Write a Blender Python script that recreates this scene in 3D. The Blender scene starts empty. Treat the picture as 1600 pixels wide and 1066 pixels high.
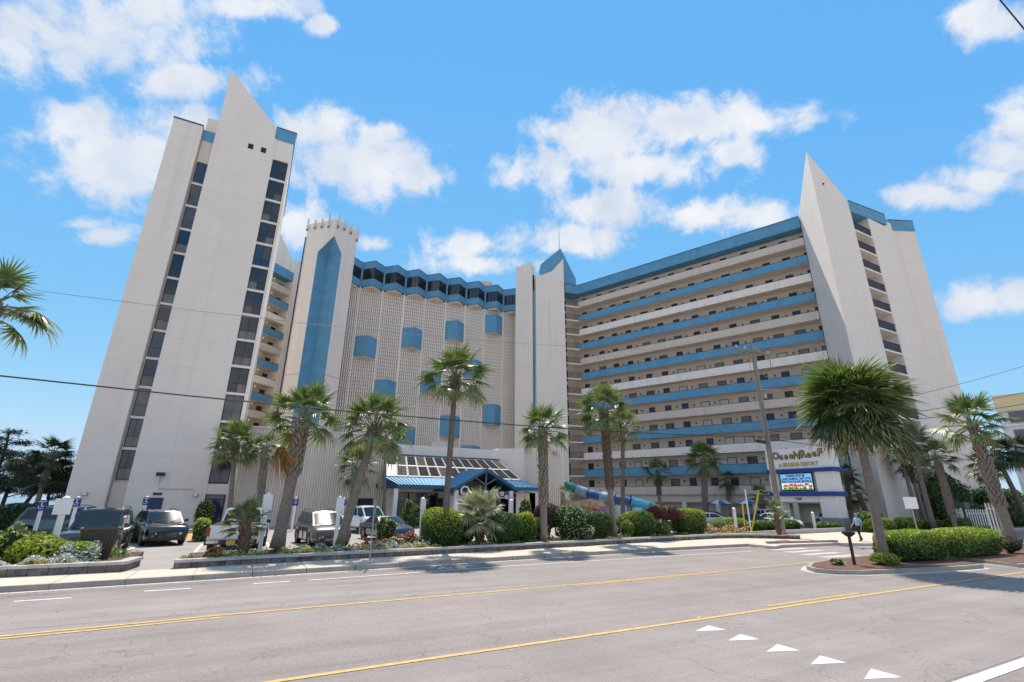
import bpy, bmesh, math, random
import numpy as np
from mathutils import Matrix, Vector
R_=math.radians; PI=math.pi
random.seed(7); rng=np.random.default_rng(7)
S=bpy.context.scene; COL=S.collection
# ---------------------------------------------------------------- camera
f_px,pitch,roll,yaw,HC=748.2,R_(18.39),R_(.52),R_(28),2.35
fw=Vector((math.sin(yaw)*math.cos(pitch),math.cos(yaw)*math.cos(pitch),math.sin(pitch)))
rt=Vector((math.cos(yaw),-math.sin(yaw),0)); up=rt.cross(fw)
r2=rt*math.cos(roll)+up*math.sin(roll); u2=-rt*math.sin(roll)+up*math.cos(roll)
cam=bpy.data.objects.new('camera',bpy.data.cameras.new('camera')); COL.objects.link(cam)
Mx=Matrix((r2,u2,-fw)).transposed().to_4x4(); Mx.translation=Vector((0,0,HC)); cam.matrix_world=Mx
cam.data.lens=f_px/1600*36; cam.data.sensor_width=36; cam.data.clip_start=.1; cam.data.clip_end=6000
S.camera=cam
# ---------------------------------------------------------------- sun, sky, exposure
SUN_EL,SUN_AZ=62,20          # azimuth from +Y toward +X
SUN_STR,SKY_STR,EXPO=3.5,.15,.72
sun=bpy.data.lights.new('sun','SUN'); sun.energy=SUN_STR; sun.angle=R_(.5); sun.color=(1,.905,.77)
so=bpy.data.objects.new('sun',sun); COL.objects.link(so)
sd=Vector((math.sin(R_(SUN_AZ))*math.cos(R_(SUN_EL)),math.cos(R_(SUN_AZ))*math.cos(R_(SUN_EL)),math.sin(R_(SUN_EL))))
so.rotation_euler=sd.to_track_quat('Z','Y').to_euler(); so.location=(0,0,80)
S.view_settings.view_transform='Standard'; S.view_settings.look='None'
S.view_settings.exposure=EXPO; S.view_settings.gamma=1; S.view_settings.use_curve_mapping=False
W=bpy.data.worlds.new('World'); S.world=W; W.use_nodes=True
nt=W.node_tree; nt.nodes.clear()
def N(t,**k):
    n=nt.nodes.new(t)
    for a,b in k.items(): setattr(n,a,b)
    return n
def lk(a,b): nt.links.new(a,b)
def mth(op,a,b=None,c=None,clamp=False):
    n=N('ShaderNodeMath',operation=op,use_clamp=clamp)
    for i,x in enumerate((a,b,c)):
        if x is None: continue
        if isinstance(x,(int,float)): n.inputs[i].default_value=x
        else: lk(x,n.inputs[i])
    return n.outputs[0]
sky=N('ShaderNodeTexSky'); sky.sky_type='NISHITA'; sky.sun_disc=False
sky.sun_elevation=R_(SUN_EL); sky.sun_rotation=R_(SUN_AZ); sky.air_density=1.0; sky.dust_density=.0; sky.ozone_density=1.6
tc=N('ShaderNodeTexCoord'); nrm=N('ShaderNodeVectorMath',operation='NORMALIZE'); lk(tc.outputs['Generated'],nrm.inputs[0])
dirv=nrm.outputs[0]
CL=[(7.34,1.48,1.64,-6.74,-12.38,11.43),(11.83,3.19,2.87,-8.79,-16.15,14.35),(17.69,2.63,3.67,-11.82,-21.74,18.84),(12.48,-0.21,1.99,-25.94,-47.71,40.41),(49.87,-6.68,6.27,-28.28,-51.97,46.6),(13.07,1.09,2.47,-14.08,-25.79,27.57),(20.69,4.58,4.73,-10.66,-19.48,23.79),(10.31,1.66,2.18,-5.39,-9.82,13.85),(19.06,1.59,3.6,-9.77,-17.85,22.3),(13,0.97,2.42,-6.45,-11.73,17.49),(5.76,-1.14,0.62,-5.16,-9.4,13.35),(16.88,-2.07,2.18,-9.58,-17.49,22.1),(18.7,-4.63,1.74,-18.36,-33.51,42.62),(12.66,-3.96,0.94,-8.98,-16.33,24.17),(18.08,-1.72,2.48,-4.63,-8.38,15.24),(26.84,-5.98,2.69,-15.12,-27.25,54.07),(22.91,4.44,5.05,-14.11,-25.46,48.78),(29.04,6.31,6.6,-22.55,-40.77,74.17),(3.6,-3.96,-0.55,-9.22,-16.84,20.57),(6.28,-5.08,-0.43,-6.21,-11.34,14.66),(8,-5.03,-0.14,-6.62,-12.05,17.54),(7.92,-10.96,-1.87,-12.6,-23.02,28.11),(5.23,-4.89,-0.55,-8.11,-14.76,21.48),(13.12,-16.84,-2.71,-11.59,-21.12,28.94),(6.28,-5.2,-0.47,-6.53,-11.84,20.1),(5.63,-6.19,-0.86,-7.52,-13.62,23.76),(9.4,-13.01,-2.21,-9.75,-17.65,31.22),(6.79,-4.63,-0.22,-7.51,-13.54,26.09),(8.31,-3.67,0.31,-7.19,-12.95,26.1),(7.69,-3.63,0.22,-9.62,-17.28,37.87),(7.71,-23.26,-5.45,-12.62,-23.19,20.6),(7.73,-26.08,-6.27,-5.97,-10.91,13.63),(6.69,-21.35,-5.07,-8.39,-15.29,20.95),(6.62,-16.76,-3.76,-14.93,-27.09,43.96),(6.38,-18.61,-4.33,-12.73,-23.14,34.96),(9.42,-26.58,-6.13,-6.72,-11.96,32),(11.8,-38.92,-9.31,-9.07,-16.18,41.73)]

def noise(sc,det,rough=.55,dist=0,src=None):
    n=N('ShaderNodeTexNoise'); n.inputs['Scale'].default_value=sc; n.inputs['Detail'].default_value=det
    n.inputs['Roughness'].default_value=rough; n.inputs['Distortion'].default_value=dist; lk(src or dirv,n.inputs['Vector']); return n.outputs['Fac']
acc=None
for v in CL:
    d1=N('ShaderNodeVectorMath',operation='DOT_PRODUCT'); lk(dirv,d1.inputs[0]); d1.inputs[1].default_value=v[:3]
    d2=N('ShaderNodeVectorMath',operation='DOT_PRODUCT'); lk(dirv,d2.inputs[0]); d2.inputs[1].default_value=v[3:]
    q=mth('ADD',mth('MULTIPLY',d1.outputs['Value'],d1.outputs['Value']),mth('MULTIPLY',d2.outputs['Value'],d2.outputs['Value']))
    q=mth('SUBTRACT',1.0,mth('POWER',q,.55))
    acc=q if acc is None else mth('SMOOTH_MAX',acc,q,.25)
sep=N('ShaderNodeSeparateXYZ'); lk(dirv,sep.inputs[0])
acc=mth('MAXIMUM',acc,-1.5)
n1=noise(6.5,8,.62,.2); n2=noise(26,6,.65,.4)
fld=mth('ADD',mth('ADD',acc,.42),mth('MULTIPLY',mth('SUBTRACT',n1,.5),3.3)); fld=mth('ADD',fld,mth('MULTIPLY',mth('SUBTRACT',n2,.5),1.7))
mr=N('ShaderNodeMapRange',interpolation_type='SMOOTHSTEP'); lk(fld,mr.inputs['Value']); mr.inputs['From Min'].default_value=.0; mr.inputs['From Max'].default_value=1.05; mr.inputs['To Max'].default_value=.97
cm=mr.outputs['Result']
# unseen cloud behind the camera, cover raised to whiten light on the facades
back=mth('MULTIPLY',mth('SUBTRACT',.15,mth('ADD',mth('MULTIPLY',sep.outputs['X'],math.sin(yaw)),mth('MULTIPLY',sep.outputs['Y'],math.cos(yaw)))),2,clamp=True)
n3=noise(3.2,7,.6,.2)
mb=N('ShaderNodeMapRange',interpolation_type='SMOOTHSTEP'); lk(n3,mb.inputs['Value']); mb.inputs['From Min'].default_value=.40; mb.inputs['From Max'].default_value=.56
cm=mth('MAXIMUM',cm,mth('MULTIPLY',mb.outputs['Result'],back))
# colour of the air: nishita with its bright horizon held back
E0=2**-EXPO/SKY_STR
sp=N('ShaderNodeSeparateColor'); lk(sky.outputs[0],sp.inputs[0]); cb_=N('ShaderNodeCombineColor')
ch_=[mth('MULTIPLY',mth('POWER',mth('MULTIPLY',sp.outputs[i],.15),g_),k_*E0) for i,(g_,k_) in enumerate(((.92,.64),(.45,.745),(.08,.955)))]
ch_[1]=mth('MINIMUM',ch_[1],.74*E0); ch_[0]=mth('MINIMUM',ch_[0],mth('MULTIPLY',ch_[1],.74))
for i in range(3): lk(ch_[i],cb_.inputs[i])
grey=N('ShaderNodeMix',data_type='RGBA'); grey.inputs['A'].default_value=(.66*E0,.74*E0,.87*E0,1); grey.inputs['B'].default_value=(.93*E0,.94*E0,.96*E0,1)
lk(mth('MULTIPLY',mth('SUBTRACT',noise(9,6),.35),3,clamp=True),grey.inputs['Factor'])  # cloud shading is painted in, noise between grey and white
mx=N('ShaderNodeMix',data_type='RGBA'); lk(cm,mx.inputs['Factor']); lk(cb_.outputs[0],mx.inputs['A']); lk(grey.outputs['Result'],mx.inputs['B'])
bg=N('ShaderNodeBackground'); bg.inputs['Strength'].default_value=SKY_STR; lk(mx.outputs['Result'],bg.inputs['Color'])
wo=N('ShaderNodeOutputWorld'); lk(bg.outputs[0],wo.inputs['Surface'])
# ---------------------------------------------------------------- materials
MT={}
def mat(name,col,rough=.7,metal=0,var=0,vs=3,bump=0,bs=40,spec=.5,col2=None,stretch=None,coat=0,emit=0,streak=0,transl=0):
    if name in MT: return MT[name]
    m=bpy.data.materials.new(name); m.use_nodes=True; t=m.node_tree; b=t.nodes['Principled BSDF']
    b.inputs['Base Color'].default_value=(*col,1); b.inputs['Roughness'].default_value=rough; b.inputs['Metallic'].default_value=metal
    b.inputs['Specular IOR Level'].default_value=spec
    if coat: b.inputs['Coat Weight'].default_value=coat; b.inputs['Coat Roughness'].default_value=.04
    if emit: b.inputs['Emission Color'].default_value=(*col,1); b.inputs['Emission Strength'].default_value=emit
    def nn(k): return t.nodes.new(k)
    g=None
    if var or bump or streak:
        g=nn('ShaderNodeNewGeometry'); src=g.outputs['Position']
        if stretch:
            mp=nn('ShaderNodeMapping'); mp.inputs['Scale'].default_value=stretch; t.links.new(src,mp.inputs['Vector']); src=mp.outputs[0]
    last=None
    if var:
        n=nn('ShaderNodeTexNoise'); n.inputs['Scale'].default_value=vs; n.inputs['Detail'].default_value=6; n.inputs['Roughness'].default_value=.65; t.links.new(src,n.inputs['Vector'])
        mr=nn('ShaderNodeMapRange'); mr.inputs['From Min'].default_value=.3; mr.inputs['From Max'].default_value=.7; t.links.new(n.outputs['Fac'],mr.inputs['Value'])
        mx=nn('ShaderNodeMix'); mx.data_type='RGBA'
        c2=col2 or tuple(c*(1-var) for c in col)
        mx.inputs['A'].default_value=(*c2,1); mx.inputs['B'].default_value=(*(tuple(min(1,c*(1+var*.4)) for c in col) if not col2 else col),1)
        t.links.new(mr.outputs[0],mx.inputs['Factor']); last=mx.outputs['Result']; t.links.new(last,b.inputs['Base Color'])
    if streak:
        mp=nn('ShaderNodeMapping'); mp.inputs['Scale'].default_value=(1.3,1.3,.05); t.links.new(g.outputs['Position'],mp.inputs['Vector'])
        n=nn('ShaderNodeTexNoise'); n.inputs['Scale'].default_value=1.2; n.inputs['Detail'].default_value=7; t.links.new(mp.outputs[0],n.inputs['Vector'])
        mr=nn('ShaderNodeMapRange'); mr.inputs['From Min'].default_value=.52; mr.inputs['From Max'].default_value=.78; mr.inputs['To Max'].default_value=streak; t.links.new(n.outputs['Fac'],mr.inputs['Value'])
        mx=nn('ShaderNodeMix'); mx.data_type='RGBA'; mx.inputs['B'].default_value=(col[0]*.55,col[1]*.52,col[2]*.46,1); mx.inputs['A'].default_value=(*col,1)
        if last: t.links.new(last,mx.inputs['A'])
        t.links.new(mr.outputs[0],mx.inputs['Factor']); t.links.new(mx.outputs['Result'],b.inputs['Base Color'])
    if bump:
        n=nn('ShaderNodeTexNoise'); n.inputs['Scale'].default_value=bs; n.inputs['Detail'].default_value=5; t.links.new(src,n.inputs['Vector'])
        bp=nn('ShaderNodeBump'); bp.inputs['Strength'].default_value=bump; bp.inputs['Distance'].default_value=.02; t.links.new(n.outputs['Fac'],bp.inputs['Height']); t.links.new(bp.outputs[0],b.inputs['Normal'])
    if transl:
        tr=nn('ShaderNodeBsdfTranslucent'); ms=nn('ShaderNodeMixShader'); ms.inputs[0].default_value=transl
        tr.inputs['Color'].default_value=(col[0]*1.3,col[1]*1.4,col[2]*.7,1)
        o=t.nodes['Material Output']; t.links.new(b.outputs[0],ms.inputs[1]); t.links.new(tr.outputs[0],ms.inputs[2]); t.links.new(ms.outputs[0],o.inputs['Surface'])
    MT[name]=m; return m
white=mat('white_stucco',(.87,.762,.668),.85,var=.05,vs=.35,bump=.25,bs=30,streak=.18)
white2=mat('white_render',(.865,.757,.66),.85,var=.05,vs=.5,bump=.2,bs=30,streak=.2)
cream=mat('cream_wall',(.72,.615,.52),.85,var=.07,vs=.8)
blue=mat('blue_paint',(.12,.33,.51),.7,var=.16,vs=.8,bump=.1,bs=20,streak=.32)
railw=mat('white_rail_paint',(.90,.81,.72),.8,var=.05,vs=.7,streak=.35)
railg=mat('grey_rail_paint',(.68,.575,.48),.8,var=.07,vs=.7,streak=.3)
slabm=mat('slab_concrete',(.80,.71,.61),.85,var=.1,vs=1)
dark=mat('dark_recess',(.03,.03,.032),.8)
frame=mat('dark_frame',(.025,.024,.024),.5,metal=.3)
gutter=mat('dark_coping',(.07,.1,.13),.6)
def glassmat(name,col,rough=.06,var=0):
    return mat(name,col,rough,spec=.9,var=var,vs=.9)
glass=glassmat('tinted_glass',(.012,.014,.02)); glass2=glassmat('curtained_glass',(.10,.095,.085),.12,.5); glassb=glassmat('blue_curtain_glass',(.015,.03,.07))
blind=mat('white_blind',(.55,.55,.54),.5,spec=.7)
doorb=mat('navy_door',(.03,.05,.13),.5); doord=mat('dark_door',(.035,.03,.032),.5)
lampm=mat('lamp_glow',(1,.86,.6),.5,emit=.9); lampb=mat('lamp_brass',(.16,.1,.07),.5,metal=.4)
def roadmat(name,col,wear=.12):
    m=mat(name,col,.88,var=.14,vs=.45,bump=.7,bs=70); t=m.node_tree; b=t.nodes['Principled BSDF']; src=b.inputs['Base Color'].links[0].from_socket
    g=t.nodes.new('ShaderNodeNewGeometry')
    def nz(sc,stretch=(1,1,1),det=2):
        mp=t.nodes.new('ShaderNodeMapping'); mp.inputs['Scale'].default_value=stretch; t.links.new(g.outputs['Position'],mp.inputs['Vector'])
        n=t.nodes.new('ShaderNodeTexNoise'); n.inputs['Scale'].default_value=sc; n.inputs['Detail'].default_value=det; n.inputs['Roughness'].default_value=.7; t.links.new(mp.outputs[0],n.inputs['Vector']); return n.outputs['Fac']
    cur=src
    for fac,lo,hi,a,c in ((nz(75,det=3),.38,.62,.72,1.28),(nz(22,det=3),.35,.65,.90,1.10),(nz(1.0,(.05,1.6,1),4),.35,.68,1-wear,1+wear),(nz(.12,(.3,1,1),5),.4,.6,.92,1.06)):
        mr=t.nodes.new('ShaderNodeMapRange'); mr.inputs['From Min'].default_value=lo; mr.inputs['From Max'].default_value=hi; mr.inputs['To Min'].default_value=a; mr.inputs['To Max'].default_value=c; t.links.new(fac,mr.inputs['Value'])
        vm=t.nodes.new('ShaderNodeVectorMath'); vm.operation='SCALE'; t.links.new(cur,vm.inputs[0]); t.links.new(mr.outputs[0],vm.inputs['Scale']); cur=vm.outputs[0]
    # fine cracks
    vo=t.nodes.new('ShaderNodeTexVoronoi'); vo.feature='DISTANCE_TO_EDGE'; vo.inputs['Scale'].default_value=.33
    nn_=t.nodes.new('ShaderNodeTexNoise'); nn_.inputs['Scale'].default_value=1.4; nn_.inputs['Detail'].default_value=6; t.links.new(g.outputs['Position'],nn_.inputs['Vector'])
    ad=t.nodes.new('ShaderNodeVectorMath'); ad.operation='MULTIPLY_ADD'; ad.inputs[1].default_value=(1.6,1.6,0); t.links.new(nn_.outputs['Color'],ad.inputs[0]); t.links.new(g.outputs['Position'],ad.inputs[2]); t.links.new(ad.outputs[0],vo.inputs['Vector'])
    mr=t.nodes.new('ShaderNodeMapRange'); mr.inputs['From Max'].default_value=.006; mr.inputs['To Min'].default_value=.72; t.links.new(vo.outputs['Distance'],mr.inputs['Value'])
    vm=t.nodes.new('ShaderNodeVectorMath'); vm.operation='SCALE'; t.links.new(cur,vm.inputs[0]); t.links.new(mr.outputs[0],vm.inputs['Scale']); t.links.new(vm.outputs[0],b.inputs['Base Color']); return m
asphalt=roadmat('asphalt',(.275,.238,.222))
asphalt2=roadmat('asphalt_worn_lane',(.295,.257,.24),.10)
lot=mat('lot_asphalt',(.34,.305,.28),.9,var=.2,vs=.4,bump=.3,bs=40)
concrete=mat('sidewalk_concrete',(.60,.50,.40),.9,var=.12,vs=1.3,bump=.3,bs=40)
kerbm=mat('kerb_concrete',(.36,.32,.28),.9,var=.25,vs=1.6,bump=.4,bs=25)
gutm=mat('gutter_concrete',(.55,.50,.45),.9,var=.15,vs=1)
yellow=mat('yellow_road_paint',(.66,.43,.13),.75,var=.38,vs=7,bump=.3,bs=50)
wpaint2=mat('worn_white_paint',(.60,.57,.54),.8,var=.45,vs=2.2,col2=(.36,.33,.31))
wpaint=mat('white_road_paint',(.78,.76,.74),.75,var=.30,vs=9,bump=.3,bs=50)
stonew=mat('planter_block',(.26,.235,.215),.95,var=.55,vs=3.2,bump=.8,bs=12,col2=(.055,.052,.055))
stonecap=mat('planter_cap',(.47,.45,.44),.9,var=.25,vs=2.5,bump=.4,bs=20)
mulch=mat('mulch',(.16,.085,.06),.95,var=.45,vs=14,bump=.9,bs=30)
soil=mat('planter_soil',(.09,.06,.045),.95,var=.4,vs=10,bump=.9,bs=30)
grassm=mat('lawn',(.10,.15,.04),.9,var=.3,vs=2,bump=.8,bs=60)
sand=mat('sand',(.42,.37,.3),.95,var=.15,vs=.3)
metalg=mat('galvanised_metal',(.42,.41,.40),.5,metal=.6,var=.15,vs=6)
wpost=mat('white_vinyl',(.82,.82,.80),.5)
blackm=mat('black_metal',(.02,.02,.022),.45)
# ---------------------------------------------------------------- mesh helpers
class MB:
    def __init__(s): s.v=[]; s.f=[]; s.m=[]
    def add(s,vs,fs,m=0):
        o=len(s.v); s.v+= [tuple(p) for p in vs]; s.f+=[tuple(i+o for i in q) for q in fs]; s.m+=[m]*len(fs); return s
    def box(s,x0,x1,y0,y1,z0,z1,m=0):
        return s.add([(x0,y0,z0),(x1,y0,z0),(x1,y1,z0),(x0,y1,z0),(x0,y0,z1),(x1,y0,z1),(x1,y1,z1),(x0,y1,z1)],
            [(0,3,2,1),(4,5,6,7),(0,1,5,4),(1,2,6,5),(2,3,7,6),(3,0,4,7)],m)
    def hexa(s,b,t,m=0):  # bottom 4 pts, top 4 pts (ccw seen from above)
        return s.add(list(b)+list(t),[(0,3,2,1),(4,5,6,7),(0,1,5,4),(1,2,6,5),(2,3,7,6),(3,0,4,7)],m)
    def prism(s,poly,z0,z1,m=0):
        n=len(poly); a=sum(poly[i][0]*poly[(i+1)%n][1]-poly[(i+1)%n][0]*poly[i][1] for i in range(n))
        if a<0: poly=poly[::-1]
        zt=z1 if isinstance(z1,(list,tuple)) else [z1]*n
        if a<0 and isinstance(z1,(list,tuple)): zt=list(z1)[::-1]
        vs=[(p[0],p[1],z0) for p in poly]+[(p[0],p[1],zt[i]) for i,p in enumerate(poly)]
        return s.add(vs,[tuple(range(n))[::-1],tuple(range(n,2*n))]+[(i,(i+1)%n,n+(i+1)%n,n+i) for i in range(n)],m)
    def slabpoly(s,pts,off,m=0):  # any planar polygon (3D) thickened by vector off
        n=len(pts); o=Vector(off); P=[Vector(p) for p in pts]
        nv=sum(((P[i]-P[0]).cross(P[(i+1)%n]-P[0]) for i in range(1,n-1)),Vector())
        if nv.dot(o)>0: P=P[::-1]
        return s.add([tuple(p) for p in P]+[tuple(p+o) for p in P],[tuple(range(n)),tuple(range(n,2*n))[::-1]]+[((i+1)%n,i,n+i,n+(i+1)%n) for i in range(n)],m)
    def tube(s,pts,rad,n=8,m=0,cap=True):
        pts=[Vector(p) for p in pts]; k=len(pts); rad=rad if isinstance(rad,(list,tuple)) else [rad]*k
        vs=[];ref=Vector((0,0,1)) if abs((pts[-1]-pts[0]).normalized().z)<.9 else Vector((1,0,0))
        for i,p in enumerate(pts):
            d=(pts[min(i+1,k-1)]-pts[max(i-1,0)]).normalized(); a=d.cross(ref).normalized(); b=d.cross(a)
            for j in range(n):
                t=2*PI*j/n; vs.append(p+(a*math.cos(t)+b*math.sin(t))*rad[i])
        fs=[(i*n+j,i*n+(j+1)%n,(i+1)*n+(j+1)%n,(i+1)*n+j) for i in range(k-1) for j in range(n)]
        if cap: fs+=[tuple(range(n))[::-1],tuple(range((k-1)*n,k*n))]
        return s.add(vs,fs,m)
    def cyl(s,c,r,h,n=16,axis='z',m=0):
        c=Vector(c); d={'z':Vector((0,0,1)),'x':Vector((1,0,0)),'y':Vector((0,1,0))}[axis]
        return s.tube([c,c+d*h],r,n,m)
    def xf(s,M):
        s.v=[tuple(M@Vector(p)) for p in s.v]; return s
    def mesh(s,name,mats,smooth=False):
        me=bpy.data.meshes.new(name); me.from_pydata(s.v,[],s.f)
        for q in (mats if isinstance(mats,(list,tuple)) else [mats]): me.materials.append(q)
        if any(s.m): me.polygons.foreach_set('material_index',s.m)
        if smooth: me.polygons.foreach_set('use_smooth',[True]*len(me.polygons))
        me.update(); return me
    def build(s,name,mats,parent=None,label=None,cat=None,group=None,kind=None,smooth=False):
        return link(name,s.mesh(name,mats,smooth),parent,label,cat,group,kind)
def setp(o,label=None,cat=None,group=None,kind=None):
    if label: o['label']=label
    if cat: o['category']=cat
    if group: o['group']=group
    if kind: o['kind']=kind
    return o
def link(name,data,parent=None,label=None,cat=None,group=None,kind=None,inv=True):
    o=bpy.data.objects.new(name,data); COL.objects.link(o); setp(o,label,cat,group,kind)
    if parent is not None:
        o.parent=parent
        if inv and parent.type=='EMPTY': o.matrix_parent_inverse=parent.matrix_basis.inverted()
    return o
def part(parent,name,me,loc=(0,0,0),rot=None,label=None,kind=None,M=None):   # local-space part
    o=bpy.data.objects.new(name,me); COL.objects.link(o); o.parent=parent
    if M is not None: o.matrix_basis=M
    else:
        o.location=loc
        if rot: o.rotation_euler=rot
    return setp(o,label,None,None,kind)
def thing(name,label,cat,loc=(0,0,0),rz=0,group=None):
    o=bpy.data.objects.new(name,None); COL.objects.link(o); o.location=loc; o.rotation_euler=(0,0,rz); o.empty_display_size=.3
    return setp(o,label,cat,group)
def npmesh(name,V,F,mats,mi=None,smooth=False):
    me=bpy.data.meshes.new(name); V=np.asarray(V,np.float32); F=np.asarray(F,np.int32); k=F.shape[1]
    me.vertices.add(len(V)); me.vertices.foreach_set('co',V.ravel()); me.loops.add(F.size); me.loops.foreach_set('vertex_index',F.ravel())
    me.polygons.add(len(F)); me.polygons.foreach_set('loop_start',np.arange(0,F.size,k,dtype=np.int32)); me.polygons.foreach_set('loop_total',np.full(len(F),k,np.int32))
    for q in (mats if isinstance(mats,(list,tuple)) else [mats]): me.materials.append(q)
    if mi is not None: me.polygons.foreach_set('material_index',np.asarray(mi,np.int32))
    if smooth: me.polygons.foreach_set('use_smooth',np.ones(len(F),bool))
    me.update(calc_edges=True); me.validate(); return me
# ---------------------------------------------------------------- ground, road, pavements
def sheet(name,poly,z,m,kind='structure',parent=None,th=.05):
    b=MB(); b.prism(poly,z-th,z); return b.build(name,m,parent,kind=kind)
b=MB(); b.add([(-2500,-2500,-.32),(2500,-2500,-.32),(2500,140,-.32),(-2500,140,-.32)],[(0,1,2,3)]); b.build('ground',sand,kind='structure')
b=MB(); b.add([(-3000,135,-.8),(3000,135,-.8),(3000,5000,-.8),(-3000,5000,-.8)],[(0,1,2,3)]); b.build('sea',mat('sea_water',(.03,.11,.16),.12,bump=.3,bs=.6,spec=.6),kind='structure')
sheet('road',[(-220,-14),(260,-14),(260,20.9),(-220,20.9)],-.15,asphalt,th=.15)
sheet('verge',[(-220,-60),(260,-60),(260,-14.01),(-220,-14.01)],0,sand,th=.25)  # unseen ground behind the camera, made pale to bounce neutral light on walls
# slightly paler worn lanes beside the turning lane
b=MB()
for y0,y1 in ((4.3,8.45),(14.1,17.7)): b.box(-200,240,y0,y1,-.15,-.146)
b.build('travel_lane',asphalt2,kind='structure')
def KY(x):   # kerb line
    return float(np.interp(x,[-60,-5.4,.8,7.8,14.5,20,27],[19.1,19.25,19.65,20.1,20.45,20.6,20.6]))
def PF(x):   # planter front line
    return float(np.interp(x,[-60,-3.1,-1.73,.84,5.7,16.4,21.6,29,31,33.9],[21.1,21.42,21.54,21.85,22.2,23.2,23.8,24.4,24.0,21.6]))
# markings (z 4 mm steps)
def strip(pts,w,z=-.142):
    b=MB(); n=len(pts)
    L=[];Rr=[]
    for i,(x,y) in enumerate(pts):
        a=pts[max(i-1,0)];c=pts[min(i+1,n-1)]; d=Vector((c[0]-a[0],c[1]-a[1],0)).normalized(); q=Vector((-d.y,d.x,0))*w/2
        L.append((x+q.x,y+q.y));Rr.append((x-q.x,y-q.y))
    for i in range(n-1): b.add([(*Rr[i],z),(*Rr[i+1],z),(*L[i+1],z),(*L[i],z)],[(0,1,2,3)])
    return b
def mark(name,pts,w,m,label,cat='road marking',group=None,z=-.142):
    return strip(pts,w,z).build(name,m,None,label,cat,group,kind='structure')
mark('yellow_line',[(-60,8.66),(25,8.72),(60,8.7)],.11,yellow,None,None)
mark('yellow_line',[(12.2,8.98),(16.4,8.98)],.10,yellow,None,None)
mark('yellow_line',[(-60,13.5),(-3.6,13.52),(0,13.72),(12.3,13.78),(23.1,14.2)],.11,yellow,None,None)
mark('yellow_line',[(-60,13.24),(-3.6,13.28),(0,13.46)],.10,yellow,None,None)
mark('yellow_line',[(9.5,13.55),(16.4,13.76)],.10,yellow,None,None)
mark('white_edge_line',[(2.3,18.06),(7.2,18.39),(13.1,18.62),(24.6,18.6)],.10,wpaint,None,None)
mark('white_edge_line',[(7.6,4.14),(60,4.14)],.20,wpaint,None,None)
b=MB()
for x0,x1,y in ((-4.6,-3.5,17.6),(-2.0,-.9,17.92),(.7,1.75,18.07),(-7.6,-6.4,17.4),(-10.6,-9.4,17.3)): b.box(x0,x1,y-.05,y+.05,-.15,-.142)
b.build('white_dash_line',wpaint,kind='structure')
yb=MB().add([(8.56,0,0),(9.18,-.215,0),(9.18,.215,0)],[(0,1,2)]).mesh('yield_triangle',wpaint)
for i,(x,y) in enumerate([(0,8.02),(0,7.24),(0,6.45),(.02,5.68),(.06,4.9)]):
    o=link('yield_triangle',yb,kind='structure'); o.location=(x,y,-.142)
b=MB()
for i in range(5): y=14.9+i*1.14; x=25.1+i*.42; b.box(x,x+3.0,y,y+.55,-.15,-.142)
b.build('crosswalk_bars',wpaint2,kind='structure')
for x,y in ((4.6,13.66),(9.6,8.82)):
    b=MB(); b.hexa([(x-.06,y-.06,-.15),(x+.06,y-.06,-.15),(x+.06,y+.06,-.15),(x-.06,y+.06,-.15)],[(x-.03,y-.04,-.125),(x+.03,y-.04,-.125),(x+.03,y+.04,-.125),(x-.03,y+.04,-.125)])
    b.build('road_stud',yellow,kind='structure')
# sidewalk: slabs and kerb stones
sw=sheet('sidewalk',[(-220,18.9)]+[(x,KY(x)+.2) for x in (-60,-5.4,.8,7.8,14.5,20,27)]+[(27,24.6),(16.4,23.4),(5.7,22.4),(-3,21.9),(-60,21.6),(-220,21.6)],-.03,kerbm,th=.1)
x=-46.9
while x<26.9:
    x1=x+1.7; dz=random.uniform(-.002,.002)
    b=MB(); g=.012
    b.hexa([(x+g,KY(x)+.19,-.03),(x1-g,KY(x1)+.19,-.03),(x1-g,PF(x1)+.05,-.03),(x+g,PF(x)+.05,-.03)],[(x+g,KY(x)+.19,dz),(x1-g,KY(x1)+.19,dz),(x1-g,PF(x1)+.05,dz),(x+g,PF(x)+.05,dz)])
    b.build('paving_slab',concrete,sw)
    b=MB()
    b.hexa([(x+g,KY(x)-.02,-.2),(x1-g,KY(x1)-.02,-.2),(x1-g,KY(x1)+.18,-.2),(x+g,KY(x)+.18,-.2)],[(x+g,KY(x)+.015,.001),(x1-g,KY(x1)+.015,.001),(x1-g,KY(x1)+.18,.001),(x+g,KY(x)+.18,.001)])
    b.build('kerbstone',kerbm,sw)
    x=x1
strip([(x,KY(x)-.14) for x in (-60,-5.4,.8,7.8,14.5,20,27)],.24,-.146).build('gutter',gutm,kind='structure')
# lot and driveway
sheet('parking_lot',[(-75,21.5),(-3.0,21.5),(-1.8,21.5),(5.7,22.3),(16.4,23.3),(29,24.4),(31,27),(47,27),(47,36),(62,52),(62,110),(-75,110)],-.006,lot,th=.2)
sheet('driveway_apron',[(27,18.9),(28.4,19.4),(33,19.0),(36,17.2),(52,17.2),(49,22),(47,26.99),(31,26.99),(29,24.39),(27,24.3)],-.002,concrete,th=.15)
b=MB(); b.prism([(28.3,20.25),(33.9,19.25),(33.9,19.4),(28.5,20.5)],-.1,.12); b.build('kerb_nose',kerbm,kind='structure')
sheet('far_sidewalk',[(47.3,20.95),(220,20.95),(220,23),(47.3,23)],0,concrete,th=.2)
sheet('far_lawn',[(47.3,23.01),(220,23.01),(220,40),(62.3,40),(62.3,52),(47.3,36)],.01,grassm,th=.2)
b=MB(); b.box(47.3,220,20.75,20.94,-.2,.02); b.build('far_kerb',kerbm,kind='structure')
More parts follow.
